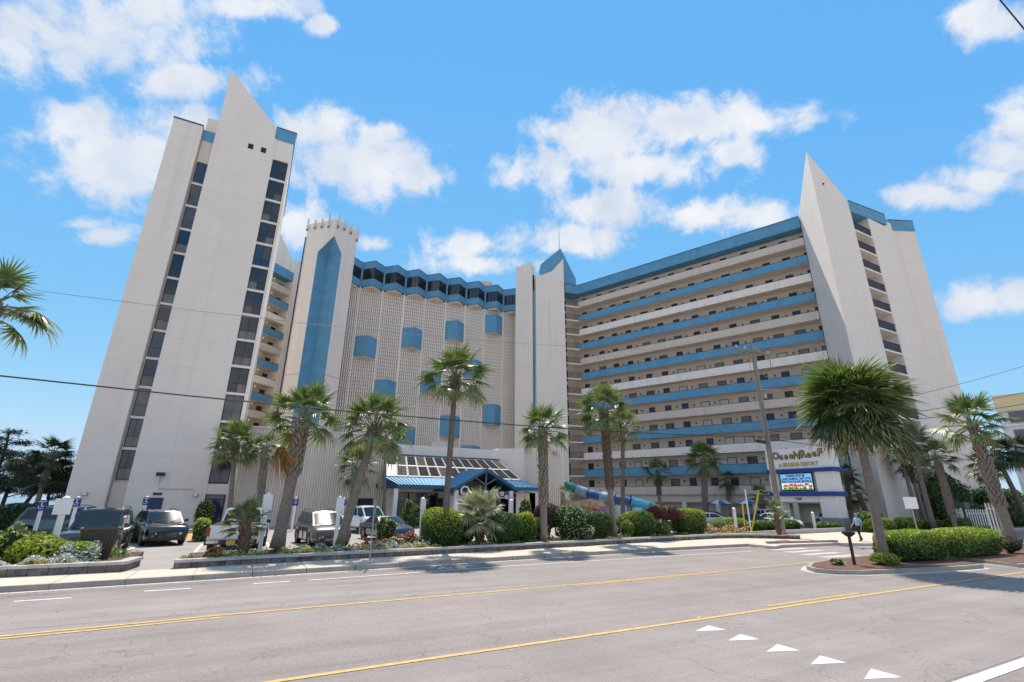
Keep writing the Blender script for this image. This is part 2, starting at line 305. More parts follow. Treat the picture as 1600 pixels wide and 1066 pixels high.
sheet('gravel_bed',[(33,25.2),(47,26.2),(47,31),(42,31),(36,27.5)],.1,mulch,th=.2)
b=MB(); b.prism([(33.5,25.0),(47.2,26.0),(47.2,26.2),(33.5,25.2)],-.1,.32); b.build('low_lot_wall',stonecap,None,'low grey block wall edging the bed in front of the monument sign','low wall')
# painted no-parking patch beside the tall tower door
sheet('yellow_hatched_bay',[(-3.9,35.5),(-1.9,35.5),(-2.6,44),(-4.6,44)],.002,mat('faded_yellow_paint',(.55,.36,.10),.85,var=.35,vs=1.2),th=.02)
b=MB()
for x in (-9.2,-6.6,-4.3,-1.5,1.6,4.5,7.3): b.box(x-.06,x+.06,27.2,32,-.006,.002)
b.build('bay_lines',wpaint,kind='structure')
# ---- medians
def island(name,outer,h=.0):
    t=thing(name+'_base',None,None) if False else None
    n=len(outer); c=Vector((sum(p[0] for p in outer)/n,sum(p[1] for p in outer)/n))
    def ins(k):
        out=[]
        for i in range(n):
            a=Vector(outer[i-1]);p=Vector(outer[i]);q=Vector(outer[(i+1)%n])
            d=(q-a).normalized(); nn=Vector((-d.y,d.x)); 
            if nn.dot(c-p)<0: nn=-nn
            out.append(tuple(p+nn*k))
        return out
    base=MB(); base.prism(outer,-.16,-.143); par=base.build(name,gutm,kind='structure')
    o1=ins(.22);o2=ins(.40)
    for i in range(n):
        j=(i+1)%n; m=MB(); m.hexa([(*o1[i],-.15),(*o1[j],-.15),(*o2[j],-.15),(*o2[i],-.15)],[(*o1[i],h),(*o1[j],h),(*o2[j],h),(*o2[i],h)])
        m.build('kerbstone',kerbm,par)
    m=MB(); m.prism(o2,-.14,h+.02); m.build('mulch_bed',mulch,par,kind='stuff'); return par
island('median_island',[(19.3,12.2),(19.55,11.4),(20.5,10.85),(22,10.45),(24.2,10.05),(26.2,9.8),(27.5,9.72),(27.9,10.2),(28.9,12.6),(28.7,14.0),(26,14.1),(23,13.9),(21,13.5),(19.8,12.9)])
island('median_island',[(31.2,14.1),(30.3,12.6),(29.2,10.2),(28.8,9.15),(30.5,9.0),(36,9.0),(60,9.0),(60,14.1),(45,14.1)])
# ---- planters
def blocks(name,pts,h,label,blk=.48,wid=.28):
    t=thing(name,label,'planter',(pts[0][0],pts[0][1],0))
    seg=[]
    for a,c in zip(pts,pts[1:]):
        a=Vector(a);c=Vector(c); k=max(1,round((c-a).length/blk))
        for i in range(k): seg.append((a.lerp(c,i/k),a.lerp(c,(i+1)/k)))
    for a,c in seg:
        d=(c-a).normalized(); n=Vector((-d.y,d.x)); g=.008; j=random.uniform(-.012,.012)
        A=a+d*g+n*j; C=c-d*g+n*j
        m=MB(); q=[(*A,0),(*C,0),(*(C+n*wid),0),(*(A+n*wid),0)]
        hh=h-.10
        m.hexa([(p[0],p[1],-.05) for p in q],[(p[0],p[1],hh) for p in q]); m.build('wall_block',stonew,t)
        A=a+d*.004-n*.05; C=c-d*.004-n*.05; w=wid+.1; q=[A,C,C+n*w,A+n*w]; z=random.uniform(-.004,.004)
        m=MB(); m.hexa([(p[0],p[1],hh+.006) for p in q],[(p[0],p[1],h+z) for p in q]); m.build('cap_stone',stonecap,t)
    return t
fr=[(x,PF(x)) for x in (-1.73,.84,5.7,11,16.4,21.6,26,29)]+[(31.2,24.0),(33.9,21.7)]
tr=blocks('planter_bed',fr,.28,'long dark block planter wall between sidewalk and parking lot')
bk=[(29.5,27),(25,26.9),(16.4,25.9),(5.7,25.0),(-1.5,24.4)]
m=MB(); m.prism([(x_+.12,y_+.22) for x_,y_ in fr[:-1]]+[(33.3,22.1),(33.0,22.6),(31,26.2)]+bk,-.05,.20); m.build('planter_soil',mulch,tr,kind='stuff')
m=MB()
for a,c in zip(bk,bk[1:]): m.slabpoly([(a[0],a[1],0),(c[0],c[1],0),(c[0],c[1],.25),(a[0],a[1],.25)],(0,.2,0))
m.build('rear_edging',stonecap,tr)
fl=[(-30,21.25),(-3.08,21.42),(-2.85,22.9)]
tl=blocks('planter_bed',fl,.31,'dark block planter wall ending in a blunt corner at the far left')
m=MB(); m.prism([(-30,21.5),(-3.2,21.65),(-3.1,22.9),(-3.2,25.9),(-30,25.6)],-.05,.23); m.build('planter_soil',soil,tl,kind='stuff')
# drain opening in the kerb near the ramp
b=MB(); b.box(19.5,26.2,PF(22)-.9,PF(22)-.7,0,.001)
# ---------------------------------------------------------------- hotel tower block
H=thing('hotel_building','tall white and blue hotel with slanted blade towers and rows of open galleries','hotel',(0,60,0))
def wall(name,mb,m,label=None,kind=None): return mb.build(name,m,H,label,kind=kind)
def window(x0,x1,y,z0,z1,par,g=glass,cols=1,sill=.62,fr_=.06,nrm=-1):
    """window facing -Y, pane plus frame and muntins"""
    b=MB(); b.box(x0,x1,y-.02,y+.10,z0,z1); w=b.build('window',frame,par)
    xs=[x0+fr_+(x1-x0-2*fr_)*i/cols for i in range(cols+1)]; zs=[z0+fr_,z1-fr_]
    if sill: zs=[z0+fr_,z0+(z1-z0)*(1-sill),z1-fr_]
    for j in range(len(zs)-1):
        lo=len(zs)>2 and j==0
        for i in range(cols):
            p=MB(); e=.02 if i<cols-1 else 0; e0=.02 if i else 0; f=.02 if j<len(zs)-2 else 0; f0=.02 if j else 0
            p.box(xs[i]+e0,xs[i+1]-e,y-.035,y-.015,zs[j]+f0,zs[j+1]-f)
            gm=random.choice([g,glass2,curt,g]) if lo else (random.choice([g,g,g,curt2]) if g is not glass else g)
            p.build('pane',gm,w)
    return w
curt=mat('curtain_behind_glass',(.17,.155,.135),.15,var=.5,vs=2.5,spec=.8,stretch=(4,4,.3)); curt2=mat('dim_curtain_glass',(.07,.065,.06),.12,var=.5,vs=2.5,spec=.8,stretch=(4,4,.3))
Y1=53.3
# tall tower: body, left fin, blade, right bay
b=MB(); b.box(-9.95,-1.12,Y1+.7,Y1+17,0,42.6); b.box(-12.4,-9.95,Y1+.7,Y1+17,0,40.2); wall('tower_wall',b,white2)
b=MB(); b.box(-12.67,-10.02,Y1-.35,Y1+.69,0,40.55); wall('fin_wall',b,white2,'plain slab of wall at the far left end of the tall tower')
b=MB(); b.box(-12.72,-10.0,Y1-.40,Y1+.74,40.55,40.72); wall('coping',b,gutter)
b=MB(); b.box(-9.95,-8.84,Y1+.35,Y1+.69,36.55,39.3); b.box(-9.95,-8.84,Y1+.35,Y1+.69,0,3.45)
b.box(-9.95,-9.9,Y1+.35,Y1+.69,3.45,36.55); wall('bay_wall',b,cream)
b=MB(); b.box(-10.0,-8.7,Y1+.28,Y1+.72,39.3,40.6); wall('roof_fascia',b,blue)
b=MB(); b.slabpoly([(-8.84,Y1,0),(-2.97,Y1,0),(-2.97,Y1,43.45),(-3.25,Y1,43.6),(-8.84,Y1,49.45)],(0,.68,0)); wall('blade_wall',b,white,'wide slab that rises to a sharp slanted point above the tall tower')
b=MB(); b.box(-2.97,-1.15,Y1+.06,Y1+.69,39.37,42.1); b.box(-1.36,-1.12,Y1+.06,Y1+.69,0,39.37); b.box(-2.97,-1.36,Y1+.06,Y1+.69,2.62,3.55)
for k in range(1,13): b.box(-2.97,-1.36,Y1+.06,Y1+.3,39.37-2.75*k,39.37-2.75*k+.24)
wall('bay_wall',b,white)
b=MB(); b.box(-3.2,-1.05,Y1-.04,Y1+.8,42.1,43.65); b.box(-1.6,-1.05,Y1+.8,Y1+17,41.9,43.65); wall('roof_fascia',b,blue)
b=MB(); b.box(-3.2,-1.0,Y1-.09,Y1+.85,43.65,43.75); wall('coping',b,gutter)
for k in range(13):
    zt=39.34-2.75*k; g=random.choice([glass,glass,glass,glass2,glassb]); 
    if k>=11: window(-2.95,-1.38,Y1+.22,zt-2.72,zt,H,glass,2,0)
    else: window(-2.95,-1.38,Y1+.22,zt-2.5,zt,H,g,2,.64)
for k in range(12):
    zt=36.5-2.75*k; g=random.choice([glass,glassb,glass2,glass]); window(-9.88,-8.86,Y1+.52,zt-2.5,zt,H,g,1 if k<10 else 2,.62)
    if k: b=MB(); b.box(-9.9,-8.84,Y1+.4,Y1+.69,zt+.0,zt+.24); b.build('spandrel',white2,H)
for x in (-5.62,-4.32):
    b=MB(); b.box(x,x+.52,Y1-.03,Y1+.02,39.75,40.4); b.build('vent',frame,H)
b=MB(); b.box(-7.12,-6.06,Y1-.05,Y1+.02,0,2.3); d=b.build('door',doorb,H,'navy blue service door')
b=MB(); b.box(-6.25,-6.17,Y1-.11,Y1-.05,1.0,1.1); b.build('handle',metalg,d)
b=MB(); b.box(-6.9,-6.25,Y1-.05,Y1-.01,2.5,2.72); b.build('door_sign',doorb,H)
def door_glass(x0,x1,y,z1,nm='entrance_door'):
    b=MB(); b.box(x0,x1,y-.04,y+.06,0,z1); d=b.build(nm,frame,H); p=MB(); p.box(x0+.08,(x0+x1)/2-.04,y-.06,y-.03,.15,z1-.45); p.box((x0+x1)/2+.04,x1-.08,y-.06,y-.03,.15,z1-.45); p.box(x0+.08,x1-.08,y-.06,y-.03,z1-.38,z1-.08); p.build('pane',glassb,d)
door_glass(-9.85,-8.86,Y1+.5,3.4); door_glass(-2.93,-1.40,Y1-.0,2.62)
for x in (-11.46,-3.74):
    b=MB(); b.box(x-.2,x+.2,Y1-.55,Y1-.36,2.42,2.68) if x<-10 else b.box(x-.2,x+.2,Y1-.18,Y1-.001,2.42,2.68); o=b.build('wall_light',metalg,H)
    b=MB(); y=Y1-.57 if x<-10 else Y1-.2; b.box(x-.13,x+.13,y-.02,y+.03,2.45,2.64); b.build('lens',mat('lens',(.9,.85,.7),.3),o)
b=MB(); b.box(-6.95,-6.3,Y1-.5,Y1-.25,4.1,4.4); fl=b.build('flood_light',blackm,H)
b=MB(); b.tube([(-6.62,Y1-.35,4.1),(-6.62,Y1-.1,3.9),(-6.62,Y1-.06,3.05),(-4.0,Y1-.06,3.02),(-4.0,Y1-.06,2.68)],.025,6); b.build('conduit',mat('conduit_grey',(.4,.38,.36),.6),fl)
# thin panel joints of the cast walls
jm=mat('panel_joint',(.60,.575,.555),.9)
b=MB()
for k in range(13):
    z=5.75+2.75*k; b.box(-8.83,-2.98,Y1-.004,Y1+.01,z,z+.02); b.box(-12.66,-10.03,Y1-.354,Y1-.3,z-.02,z)
b.build('panel_joint',jm,H,kind='stuff')
# generic gallery along a line -----------------------------------------------------------
def gal(P0,u,inn,t0,t1,z,rail_m,rh=1.12,depth=1.6,rail=True):
    """one gallery floor; z = underside of slab edge"""
    P0=Vector(P0);u=Vector(u);inn=Vector(inn)
    def q(t,o): p=P0+u*t+inn*o; return (p.x,p.y)
    b=MB(); b.hexa([(*q(t0,.0),z),(*q(t1,.0),z),(*q(t1,depth),z),(*q(t0,depth),z)],[(*q(t0,.0),z+.2),(*q(t1,.0),z+.2),(*q(t1,depth),z+.2),(*q(t0,depth),z+.2)]); b.build('floor_slab',slabm,H)
    if rail:
        b=MB(); b.hexa([(*q(t0,-.10),z-.04),(*q(t1,-.10),z-.04),(*q(t1,-.002),z-.04),(*q(t0,-.002),z-.04)],[(*q(t0,-.10),z+rh),(*q(t1,-.10),z+rh),(*q(t1,-.002),z+rh),(*q(t0,-.002),z+rh)])
        o=b.build('gallery_rail',rail_m,H)
        b=MB(); b.hexa([(*q(t0,-.12),z+rh),(*q(t1,-.12),z+rh),(*q(t1,.02),z+rh),(*q(t0,.02),z+rh)],[(*q(t0,-.12),z+rh+.05),(*q(t1,-.12),z+rh+.05),(*q(t1,.02),z+rh+.05),(*q(t0,.02),z+rh+.05)]); b.build('top_rail',frame,o)
        sc=MB(); t=t0+1
        while t<t1: 
            a=q(t,-.115);c=q(t+.1,-.115);d=q(t+.1,-.09);e=q(t,-.09); sc.hexa([(*a,z+.12),(*c,z+.12),(*d,z+.12),(*e,z+.12)],[(*a,z+.2),(*c,z+.2),(*d,z+.2),(*e,z+.2)]); t+=1.95
        sc.build('scupper',frame,o,kind='stuff')
u=Vector((.3746,-.9272)); inn=Vector((.9272,.3746)); A0=Vector((49.54,66.94))
railcol={0:'g',1:'b',2:'w',3:'b'}
Z0=39.12; TL=36.75
cols=[-.44,2.78,5.45,8.1,11.2,13.87,16.55,19.6,22.3,24.95,28.0,30.7,33.35,36.1]
def Q(t,o,z,P=A0): p=P+u*t+inn*o; return (p.x,p.y,z)
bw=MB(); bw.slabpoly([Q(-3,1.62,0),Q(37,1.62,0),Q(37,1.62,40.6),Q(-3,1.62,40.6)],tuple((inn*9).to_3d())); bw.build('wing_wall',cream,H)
mdoor={}
def opening(name,w,h,fm,gm,louv=False):
    b=MB(); b.box(-w/2,w/2,-.04,.05,0,h,0); b.box(-w/2+.09,w/2-.09,-.055,-.038,.09,h-.09,1); return b.mesh(name,[fm,gm])
OM=[('window',opening('window',1.3,1.25,frame,glass)),('window',opening('window',1.3,1.25,frame,blind)),('window',opening('window',1.3,1.25,frame,glass2)),('door',opening('door',1.0,2.06,frame,doorb)),('door',opening('door',1.0,2.06,frame,doord))]
lb=MB(); lb.box(-.09,.09,-.16,0,0,.24); lmesh=lb.mesh('wall_lamp',lampb)
rotw=math.atan2(u.y,u.x)  # local +x along u ; local -y must face outward (-inn)
for k in range(1,14):
    z=Z0-2.75*k; c=railcol[(k-1)%4]; rm={'g':railg,'b':blue,'w':railw}[c]
    gal(A0,u,inn,0,TL,z,rm)
    for i,t in enumerate(cols):
        if t<0: ty=4
        else:
            r=(i*7+k*13)%11
            if k<=6: ty=[4,0,3,0,4,2,3,4,0,3,4][r]
            else: ty=[0,1,3,1,2,3,0,4,1,3,2][r]
        nm,me=OM[ty]; h=.2 if ty>=3 else .95
        p=Q(t+.7,1.6,z+h); o=link(nm,me,H,inv=False); o.matrix_parent_inverse=H.matrix_basis.inverted(); o.location=p; o.rotation_euler=(0,0,rotw+PI if False else rotw)
        if i<13 and i%2==(k%2) or i%3==0:
            o=link('wall_lamp',lmesh,H,inv=False); o.matrix_parent_inverse=H.matrix_basis.inverted(); o.location=Q(t+2.1,1.6,z+1.75); o.rotation_euler=(0,0,rotw)
# roof fascia of the wing
b=MB(); b.slabpoly([Q(-.0,-.12,39.1),Q(TL,-.12,39.1),Q(TL,-.12,40.8),Q(0,-.12,40.8)],tuple((inn*10).to_3d())); wall('roof_fascia',b,blue)
b=MB(); b.slabpoly([Q(0,-.17,40.8),Q(TL,-.17,40.8),Q(TL,-.17,40.9),Q(0,-.17,40.9)],tuple((inn*10).to_3d())); wall('coping',b,gutter)
# ground storey of the wing: beam, columns, dark garage
b=MB(); b.slabpoly([Q(0,.2,2.3),Q(TL,.2,2.3),Q(TL,.2,3.3),Q(0,.2,3.3)],tuple((inn*.5).to_3d())); wall('gallery_beam',b,railg)
cb=MB(); cb.box(-.3,.3,-.3,.3,0,2.3); cme=cb.mesh('column',slabm)
for i in range(8):
    o=link('column',cme,H,inv=False); o.matrix_parent_inverse=H.matrix_basis.inverted(); o.location=Q(2+i*4.7,.5,0); o.rotation_euler=(0,0,rotw)
# stair link between core and wing
P1=Vector((46.9,67.5)); d1=Vector((2.64,-.56)); d1.normalize(); n1v=Vector((-d1.y,d1.x))*1; 
for k in range(1,14):
    z=Z0-2.75*k
    a=P1;c=Vector((49.55,66.94)); i2=inn*4
    b=MB(); b.hexa([(*a,z-.02),(*c,z-.02),(*(c+i2),z-.02),(*(a+i2),z-.02)],[(*a,z+.22),(*c,z+.22),(*(c+i2),z+.22),(*(a+i2),z+.22)]); b.build('stair_landing',white2,H)
    b=MB()
    for s in np.linspace(0,1,13): p=a.lerp(c,float(s)); b.box(p.x-.02,p.x+.02,p.y+.08,p.y+.12,z+.22,z+1.25)
    p=a;b.tube([(a.x,a.y+.1,z+1.25),(c.x,c.y+.1,z+1.25)],.03,5); b.build('stair_railing',blackm,H)
    b=MB(); b.box(a.x+1.0,a.x+1.9,a.y+2.4,a.y+2.5,z+.22,z+2.3); b.build('door',doord,H)
    b=MB(); b.box(a.x+1.3,a.x+1.38,a.y+2.28,a.y+2.36,z+2.0,z+2.08); b.build('landing_lamp',lampm,H)
b=MB(); b.slabpoly([(46.9,70.2,0),(50.6,69.6,0),(50.6,69.6,39.1),(46.9,70.2,39.1)],(0,2,0)); wall('stair_wall',b,railg)
b=MB(); b.hexa([(46.9,67.4,39.1),(49.6,66.82,39.1),(52.5,70,39.1),(46.9,72,39.1)],[(46.9,67.4,40.8),(49.6,66.82,40.8),(52.5,70,40.8),(46.9,72,40.8)]); wall('roof_fascia',b,blue)
b=MB(); b.hexa([(46.85,67.35,40.8),(49.6,66.77,40.8),(52.5,70,40.8),(46.9,72,40.8)],[(46.85,67.35,40.9),(49.6,66.77,40.9),(52.5,70,40.9),(46.9,72,40.9)]); wall('coping',b,gutter)
# lift core ------------------------------------------------------------------------------
def at(a,D,z=0): a=R_(a); return (D*math.sin(a),D*math.cos(a),z)
cA=Vector(at(28.42,82.6)[:2]);cB=Vector(at(30.62,81.2)[:2]);cC=Vector(at(31.05,81.0)[:2]);cD=Vector(at(34.72,81.2)[:2])
cE=Vector((52,76));cF=Vector((45.5,81.5))
b=MB(); b.prism([tuple(cA),tuple(cB),tuple(cB+Vector((1.2,2.4))),tuple(cF)],0,[44.7,45.0,45.0,44.7]); wall('core_wall',b,white)
sB=Vector(cB)+Vector((.12,.45)); sC=Vector(cC)+Vector((-.02,.45))
b=MB(); b.slabpoly([(*sB,0),(*sC,0),(*sC,39.4),(*sB,39.4)],(.3,1,0)); wall('blue_strip',b,blue)
b=MB(); b.slabpoly([(*sB,39.4),(*sC,39.4),(*sC,42.5),(*sB,42.5)],(.3,1,0)); wall('window',b,glass)
b=MB(); b.slabpoly([(*sB,42.5),(*sC,42.5),(*sC,44.3),(*sB,44.3)],(.3,1,0)); wall('core_wall',b,white)
b=MB()
pE=cC.lerp(cD,.2);pG=cC.lerp(cD,.58)
front=[(*cC,0),(*cD,0),(*cD,45.6),(*pG,43.0),(*pE,42.2),(*cC,42.3)]
bk2=Vector((3.0,5.0,0))
b.slabpoly(front,(1.0,2.2,0)); wall('core_wall',b,white)
# side of core toward the wing
b=MB(); b.prism([tuple(cD+Vector((.02,.02))),(47.9,72),(46,73),tuple(cD+Vector((-.8,1.4)))],0,[45.4,41.0,41.0,44]); wall('core_wall',b,white)
# blue gabled roof screen
q0=cC.lerp(cD,.2)+Vector((.25,.55)); q1=cC.lerp(cD,.93)+Vector((.25,.55)); q2=Vector((49.6,67.6))
b=MB(); b.slabpoly([(*q0,41),(*q1,41),(*q1,48.1),(*q0,44.8)],(1.2,2.6,0)); wall('roof_screen',b,blue)
b=MB(); b.slabpoly([(q1.x+.01,q1.y,40.9),(*q2,40.9),(*q2,42.6),(q1.x+.01,q1.y,48.1)],(1.2,2.6,0)); wall('roof_screen',b,blue)
b=MB(); b.tube([(q1.x+.3,q1.y+.8,47.5),(q1.x+.3,q1.y+.8,54.6)],[.07,.03],6); b.cyl((q1.x+.3,q1.y+.8,54.5),.08,.12,6); wall('mast',b,metalg)
b=MB(); b.cyl((36.5,80.5,40.5),1.6,3.2,14); wall('roof_tank',b,cream)
# patterned centre block -----------------------------------------------------------------
cu=Vector((.99756,-.06976)); cn=Vector((-.06976,-.99756))   # along, toward camera
C0=Vector((12.06,77.63)); PIT=3.741
def CQ(s,o,z): p=C0+cu*s+cn*o; return (p.x,p.y,z)
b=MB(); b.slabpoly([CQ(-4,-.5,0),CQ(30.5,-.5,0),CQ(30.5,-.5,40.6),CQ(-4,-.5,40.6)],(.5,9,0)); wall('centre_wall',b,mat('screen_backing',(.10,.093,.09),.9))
rb=[];rf=[]
zs=np.arange(8.0,36.2,.30); nz=len(zs); w=.112; sp=.33; s=-3.9; V=[];F=[]
while s<30.3:
    o=len(V)
    for i,z in enumerate(zs):
        off=.08 if i%2 else -.08
        for ds,dd in ((-w,.02),(-w,.22),(w,.22),(w,.02)): V.append(CQ(s+ds+off,dd,float(z)))
    for i in range(nz-1):
        a=o+i*4
        for j in range(3): F.append((a+j,a+j+1,a+5+j,a+4+j))
    s+=sp
o=link('screen_rib',npmesh('screen_rib',V,F,white),H,kind='stuff')
b=MB()
for i in range(-1,9):
    s=i*PIT
    if s>30: break
    m=MB(); m.slabpoly([CQ(s-.11,.30,8),CQ(s+.11,.30,8),CQ(s+.11,.30,36.4),CQ(s-.11,.30,36.4)],(.02,.28,0)); m.build('mullion',white,H)
FW=1.64
for i in range(-1,8):
    s0=i*PIT; sm=s0+PIT/2; s1=s0+PIT
    for nm,za,zb,mt,d in (('roof_fascia',39.55,40.8,blue,0),('roof_fascia',36.4,37.55,blue,0)):
        m=MB(); m.prism([CQ(s0,.35,0)[:2],CQ(sm,.35+FW,0)[:2],CQ(s1,.35,0)[:2],CQ(s1,-.45,0)[:2],CQ(s0,-.45,0)[:2]],za,zb); m.build(nm,mt,H)
    m=MB(); m.prism([CQ(s0,.28,0)[:2],CQ(sm,.28+FW,0)[:2],CQ(s1,.28,0)[:2],CQ(s1,-.4,0)[:2],CQ(s0,-.4,0)[:2]],37.55,39.55); wd=m.build('window_band',glass,H)
    m=MB()
    for f in (.25,.5,.75):
        for (sa,oa,sb,ob) in ((s0,.3,sm,.3+FW),(sm,.3+FW,s1,.3)):
            s=sa+(sb-sa)*f;o=oa+(ob-oa)*f; p=CQ(s,o,0); m.box(p[0]-.03,p[0]+.03,p[1]-.04,p[1]+.03,37.55,39.55)
    m.build('window_mullion',frame,wd)
    m=MB(); p=CQ(s0,.38,0); m.box(p[0]-.16,p[0]+.16,p[1]-.1,p[1]+.1,37.55,39.55); m.build('post',blue,H)
    m=MB(); m.prism([CQ(s0+.5,.3,0)[:2],CQ(sm,.3+FW*.8,0)[:2],CQ(s1-.5,.3,0)[:2],CQ(s1-.5,-.3,0)[:2],CQ(s0+.5,-.3,0)[:2]],36.05,36.38); m.build('soffit',cream,H)
    m=MB(); m.prism([CQ(s0-.02,.38,0)[:2],CQ(sm,.40+FW,0)[:2],CQ(s1+.02,.38,0)[:2],CQ(s1,-.45,0)[:2],CQ(s0,-.45,0)[:2]],40.81,40.88); m.build('coping',gutter,H)
for c,zt,zb in ((0,27.5,24.1),(2,30.1,26.6),(4,32.6,29.1),(6,35.1,31.5),(1,20.6,17.2),(3,22.9,19.3),(5,25.8,22.6),(6,18.2,14.7),(4,15.7,12.2),(2,13.4,10.0),(5,10.9,7.5),(0,10.8,7.5)):
    s0=c*PIT+.12; s1=(c+1)*PIT-.12; sm=(s0+s1)/2
    m=MB(); m.prism([CQ(s0,.27,0)[:2],CQ(sm,.3+1.45,0)[:2],CQ(s1,.27,0)[:2],CQ(s1,-.3,0)[:2],CQ(s0,-.3,0)[:2]],zb,zt); o=m.build('bay_box',blue,H)
    m=MB(); m.prism([CQ(s0+.05,.27,0)[:2],CQ(sm,.3+1.3,0)[:2],CQ(s1-.05,.27,0)[:2],CQ(s1-.05,-.3,0)[:2],CQ(s0+.05,-.3,0)[:2]],zb-.08,zb-.005); m.build('bay_soffit',cream,o)
# niche tower ----------------------------------------------------------------------------
tC=Vector((6.41,72.87));tL_=Vector((2.63,77.11));tR_=Vector((10.24,75.32));tN=Vector((4.52,74.99));tM=Vector((7.98,73.88));tI=Vector((6.09,76.0));tB=Vector((6.46,79.56))
ZN,ZA,ZT=39.8,42.2,45.4
b=MB()
b.add([(*tL_,0),(*tN,0),(*tN,ZN),(*tC,ZA),(*tC,ZT),(*tL_,ZT)],[(0,1,2,3,4,5)])
b.add([(*tM,0),(*tR_,0),(*tR_,ZT),(*tC,ZT),(*tC,ZA),(*tM,ZN)],[(0,1,2,3,4,5)])
b.add([(*tR_,0),(*tB,0),(*tB,ZT),(*tR_,ZT)],[(0,1,2,3)]); b.add([(*tB,0),(*tL_,0),(*tL_,ZT),(*tB,ZT)],[(0,1,2,3)])
b.add([(*tL_,ZT),(*tC,ZT),(*tR_,ZT),(*tB,ZT)],[(0,1,2,3)]); wall('stair_tower',b,white,'slim square tower with a tall blue niche cut into its corner')
b=MB(); b.add([(*tN,0),(*tI,0),(*tI,ZN+.2),(*tN,ZN)],[(0,1,2,3)]); b.add([(*tI,0),(*tM,0),(*tM,ZN),(*tI,ZN+.2)],[(0,1,2,3)])
b.add([(*tC,ZA),(*tN,ZN),(*tI,ZN+.2)],[(0,1,2)]); b.add([(*tC,ZA),(*tI,ZN+.2),(*tM,ZN)],[(0,1,2)]); wall('niche',b,blue)
b=MB()
for a,c in ((tL_,tN),(tM,tR_)):
    d=(c-a).normalized(); n=Vector((d.y,-d.x)); b.slabpoly([(*(a+n*.004),19.7),(*(c+n*.004),19.7),(*(c+n*.004),19.76),(*(a+n*.004),19.76)],(n.x*.006,n.y*.006,0))
b.build('panel_joint',mat('joint_dark',(.25,.24,.23),.9),H)
antm=mat('antenna_shell',(.62,.58,.53),.6)
for i,(a,c,f,h) in enumerate([(tL_,tC,.03,1.9),(tL_,tC,.30,1.3),(tL_,tC,.55,1.4),(tL_,tC,.80,2.2),(tC,tR_,.08,2.2),(tC,tR_,.36,1.4),(tC,tR_,.66,1.4),(tC,tR_,.97,2.6)]):
    d=(c-a).normalized(); n=Vector((d.y,-d.x)); p=a+(c-a)*f+n*.28
    z1=ZT+(.9 if h>1.8 else .35); m=MB(); m.box(p.x-.13,p.x+.13,p.y-.08,p.y+.08,z1-h,z1); o=m.build('antenna',antm,H)
    m=MB(); m.box(p.x-.05,p.x+.05,p.y,p.y+.3,z1-h+.15,z1-h+.35); m.box(p.x-.18,p.x+.10,p.y-.02,p.y+.12,z1-h-.35,z1-h-.05); m.build('bracket',mat('antenna_bracket',(.2,.17,.14),.6),o)
m=MB(); q=tL_+Vector((-.12,-.05)); m.tube([(*q,0),(*q,43)],.10,6); m.build('downpipe',frame,H)
# left wing galleries seen between the towers -----------------------------------------------
LP=Vector((-4.2,82.2)); lu=Vector((.7431,.6691)).normalized(); li=Vector((-.6691,.7431))
def LQ(t,o,z): p=LP+lu*t+li*o; return (p.x,p.y,z)
TLL=8.15
for k in range(1,14):
    z=Z0-2.75*k; c=railcol[(k-1)%4]; rm={'g':railg,'b':blue,'w':railw}[c]; gal(LP,lu,li,0,TLL,z,rm)
    o=link('door',OM[4][1],H,inv=False); o.matrix_parent_inverse=H.matrix_basis.inverted(); o.location=LQ(TLL-.9,1.6,z+.2); o.rotation_euler=(0,0,math.atan2(lu.y,lu.x))
    m=MB(); p=LQ(TLL-2.7,1.3,z+2.42); m.box(p[0]-.06,p[0]+.06,p[1]-.06,p[1]+.06,p[2],p[2]+.08); m.build('landing_lamp',lampm,H)
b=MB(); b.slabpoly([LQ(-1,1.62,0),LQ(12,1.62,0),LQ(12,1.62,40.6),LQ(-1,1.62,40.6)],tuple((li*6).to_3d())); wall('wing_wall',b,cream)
b=MB(); b.slabpoly([LQ(-.5,-.12,39.2),LQ(TLL+.1,-.12,39.2),LQ(TLL+.1,-.12,40.85),LQ(-.5,-.12,40.85)],tuple((li*6).to_3d())); wall('roof_fascia',b,blue)
b=MB(); b.slabpoly([LQ(TLL,-.25,0),LQ(TLL+1.25,-.25,0),LQ(TLL+1.25,-.25,40.7),LQ(TLL,-.25,40.7)],tuple((li*2.5).to_3d())); wall('end_column',b,white)
b=MB(); b.slabpoly([(-6,91.9,30),(1.27,91.99,30),(1.27,91.99,45.7),(-2.4,91.97,51.9),(-6,91.9,57.5)],(0,1,0)); wall('blade_wall',b,mat('cream_render',(.78,.70,.60),.85,var=.05,streak=.2),'rear slanted slab seen behind the tall tower')  # rear slab and penthouse in cream render
b=MB(); b.box(1.3,5,91.5,94,30,45.3); wall('penthouse_wall',b,mat('cream_render',(.78,.70,.60)))
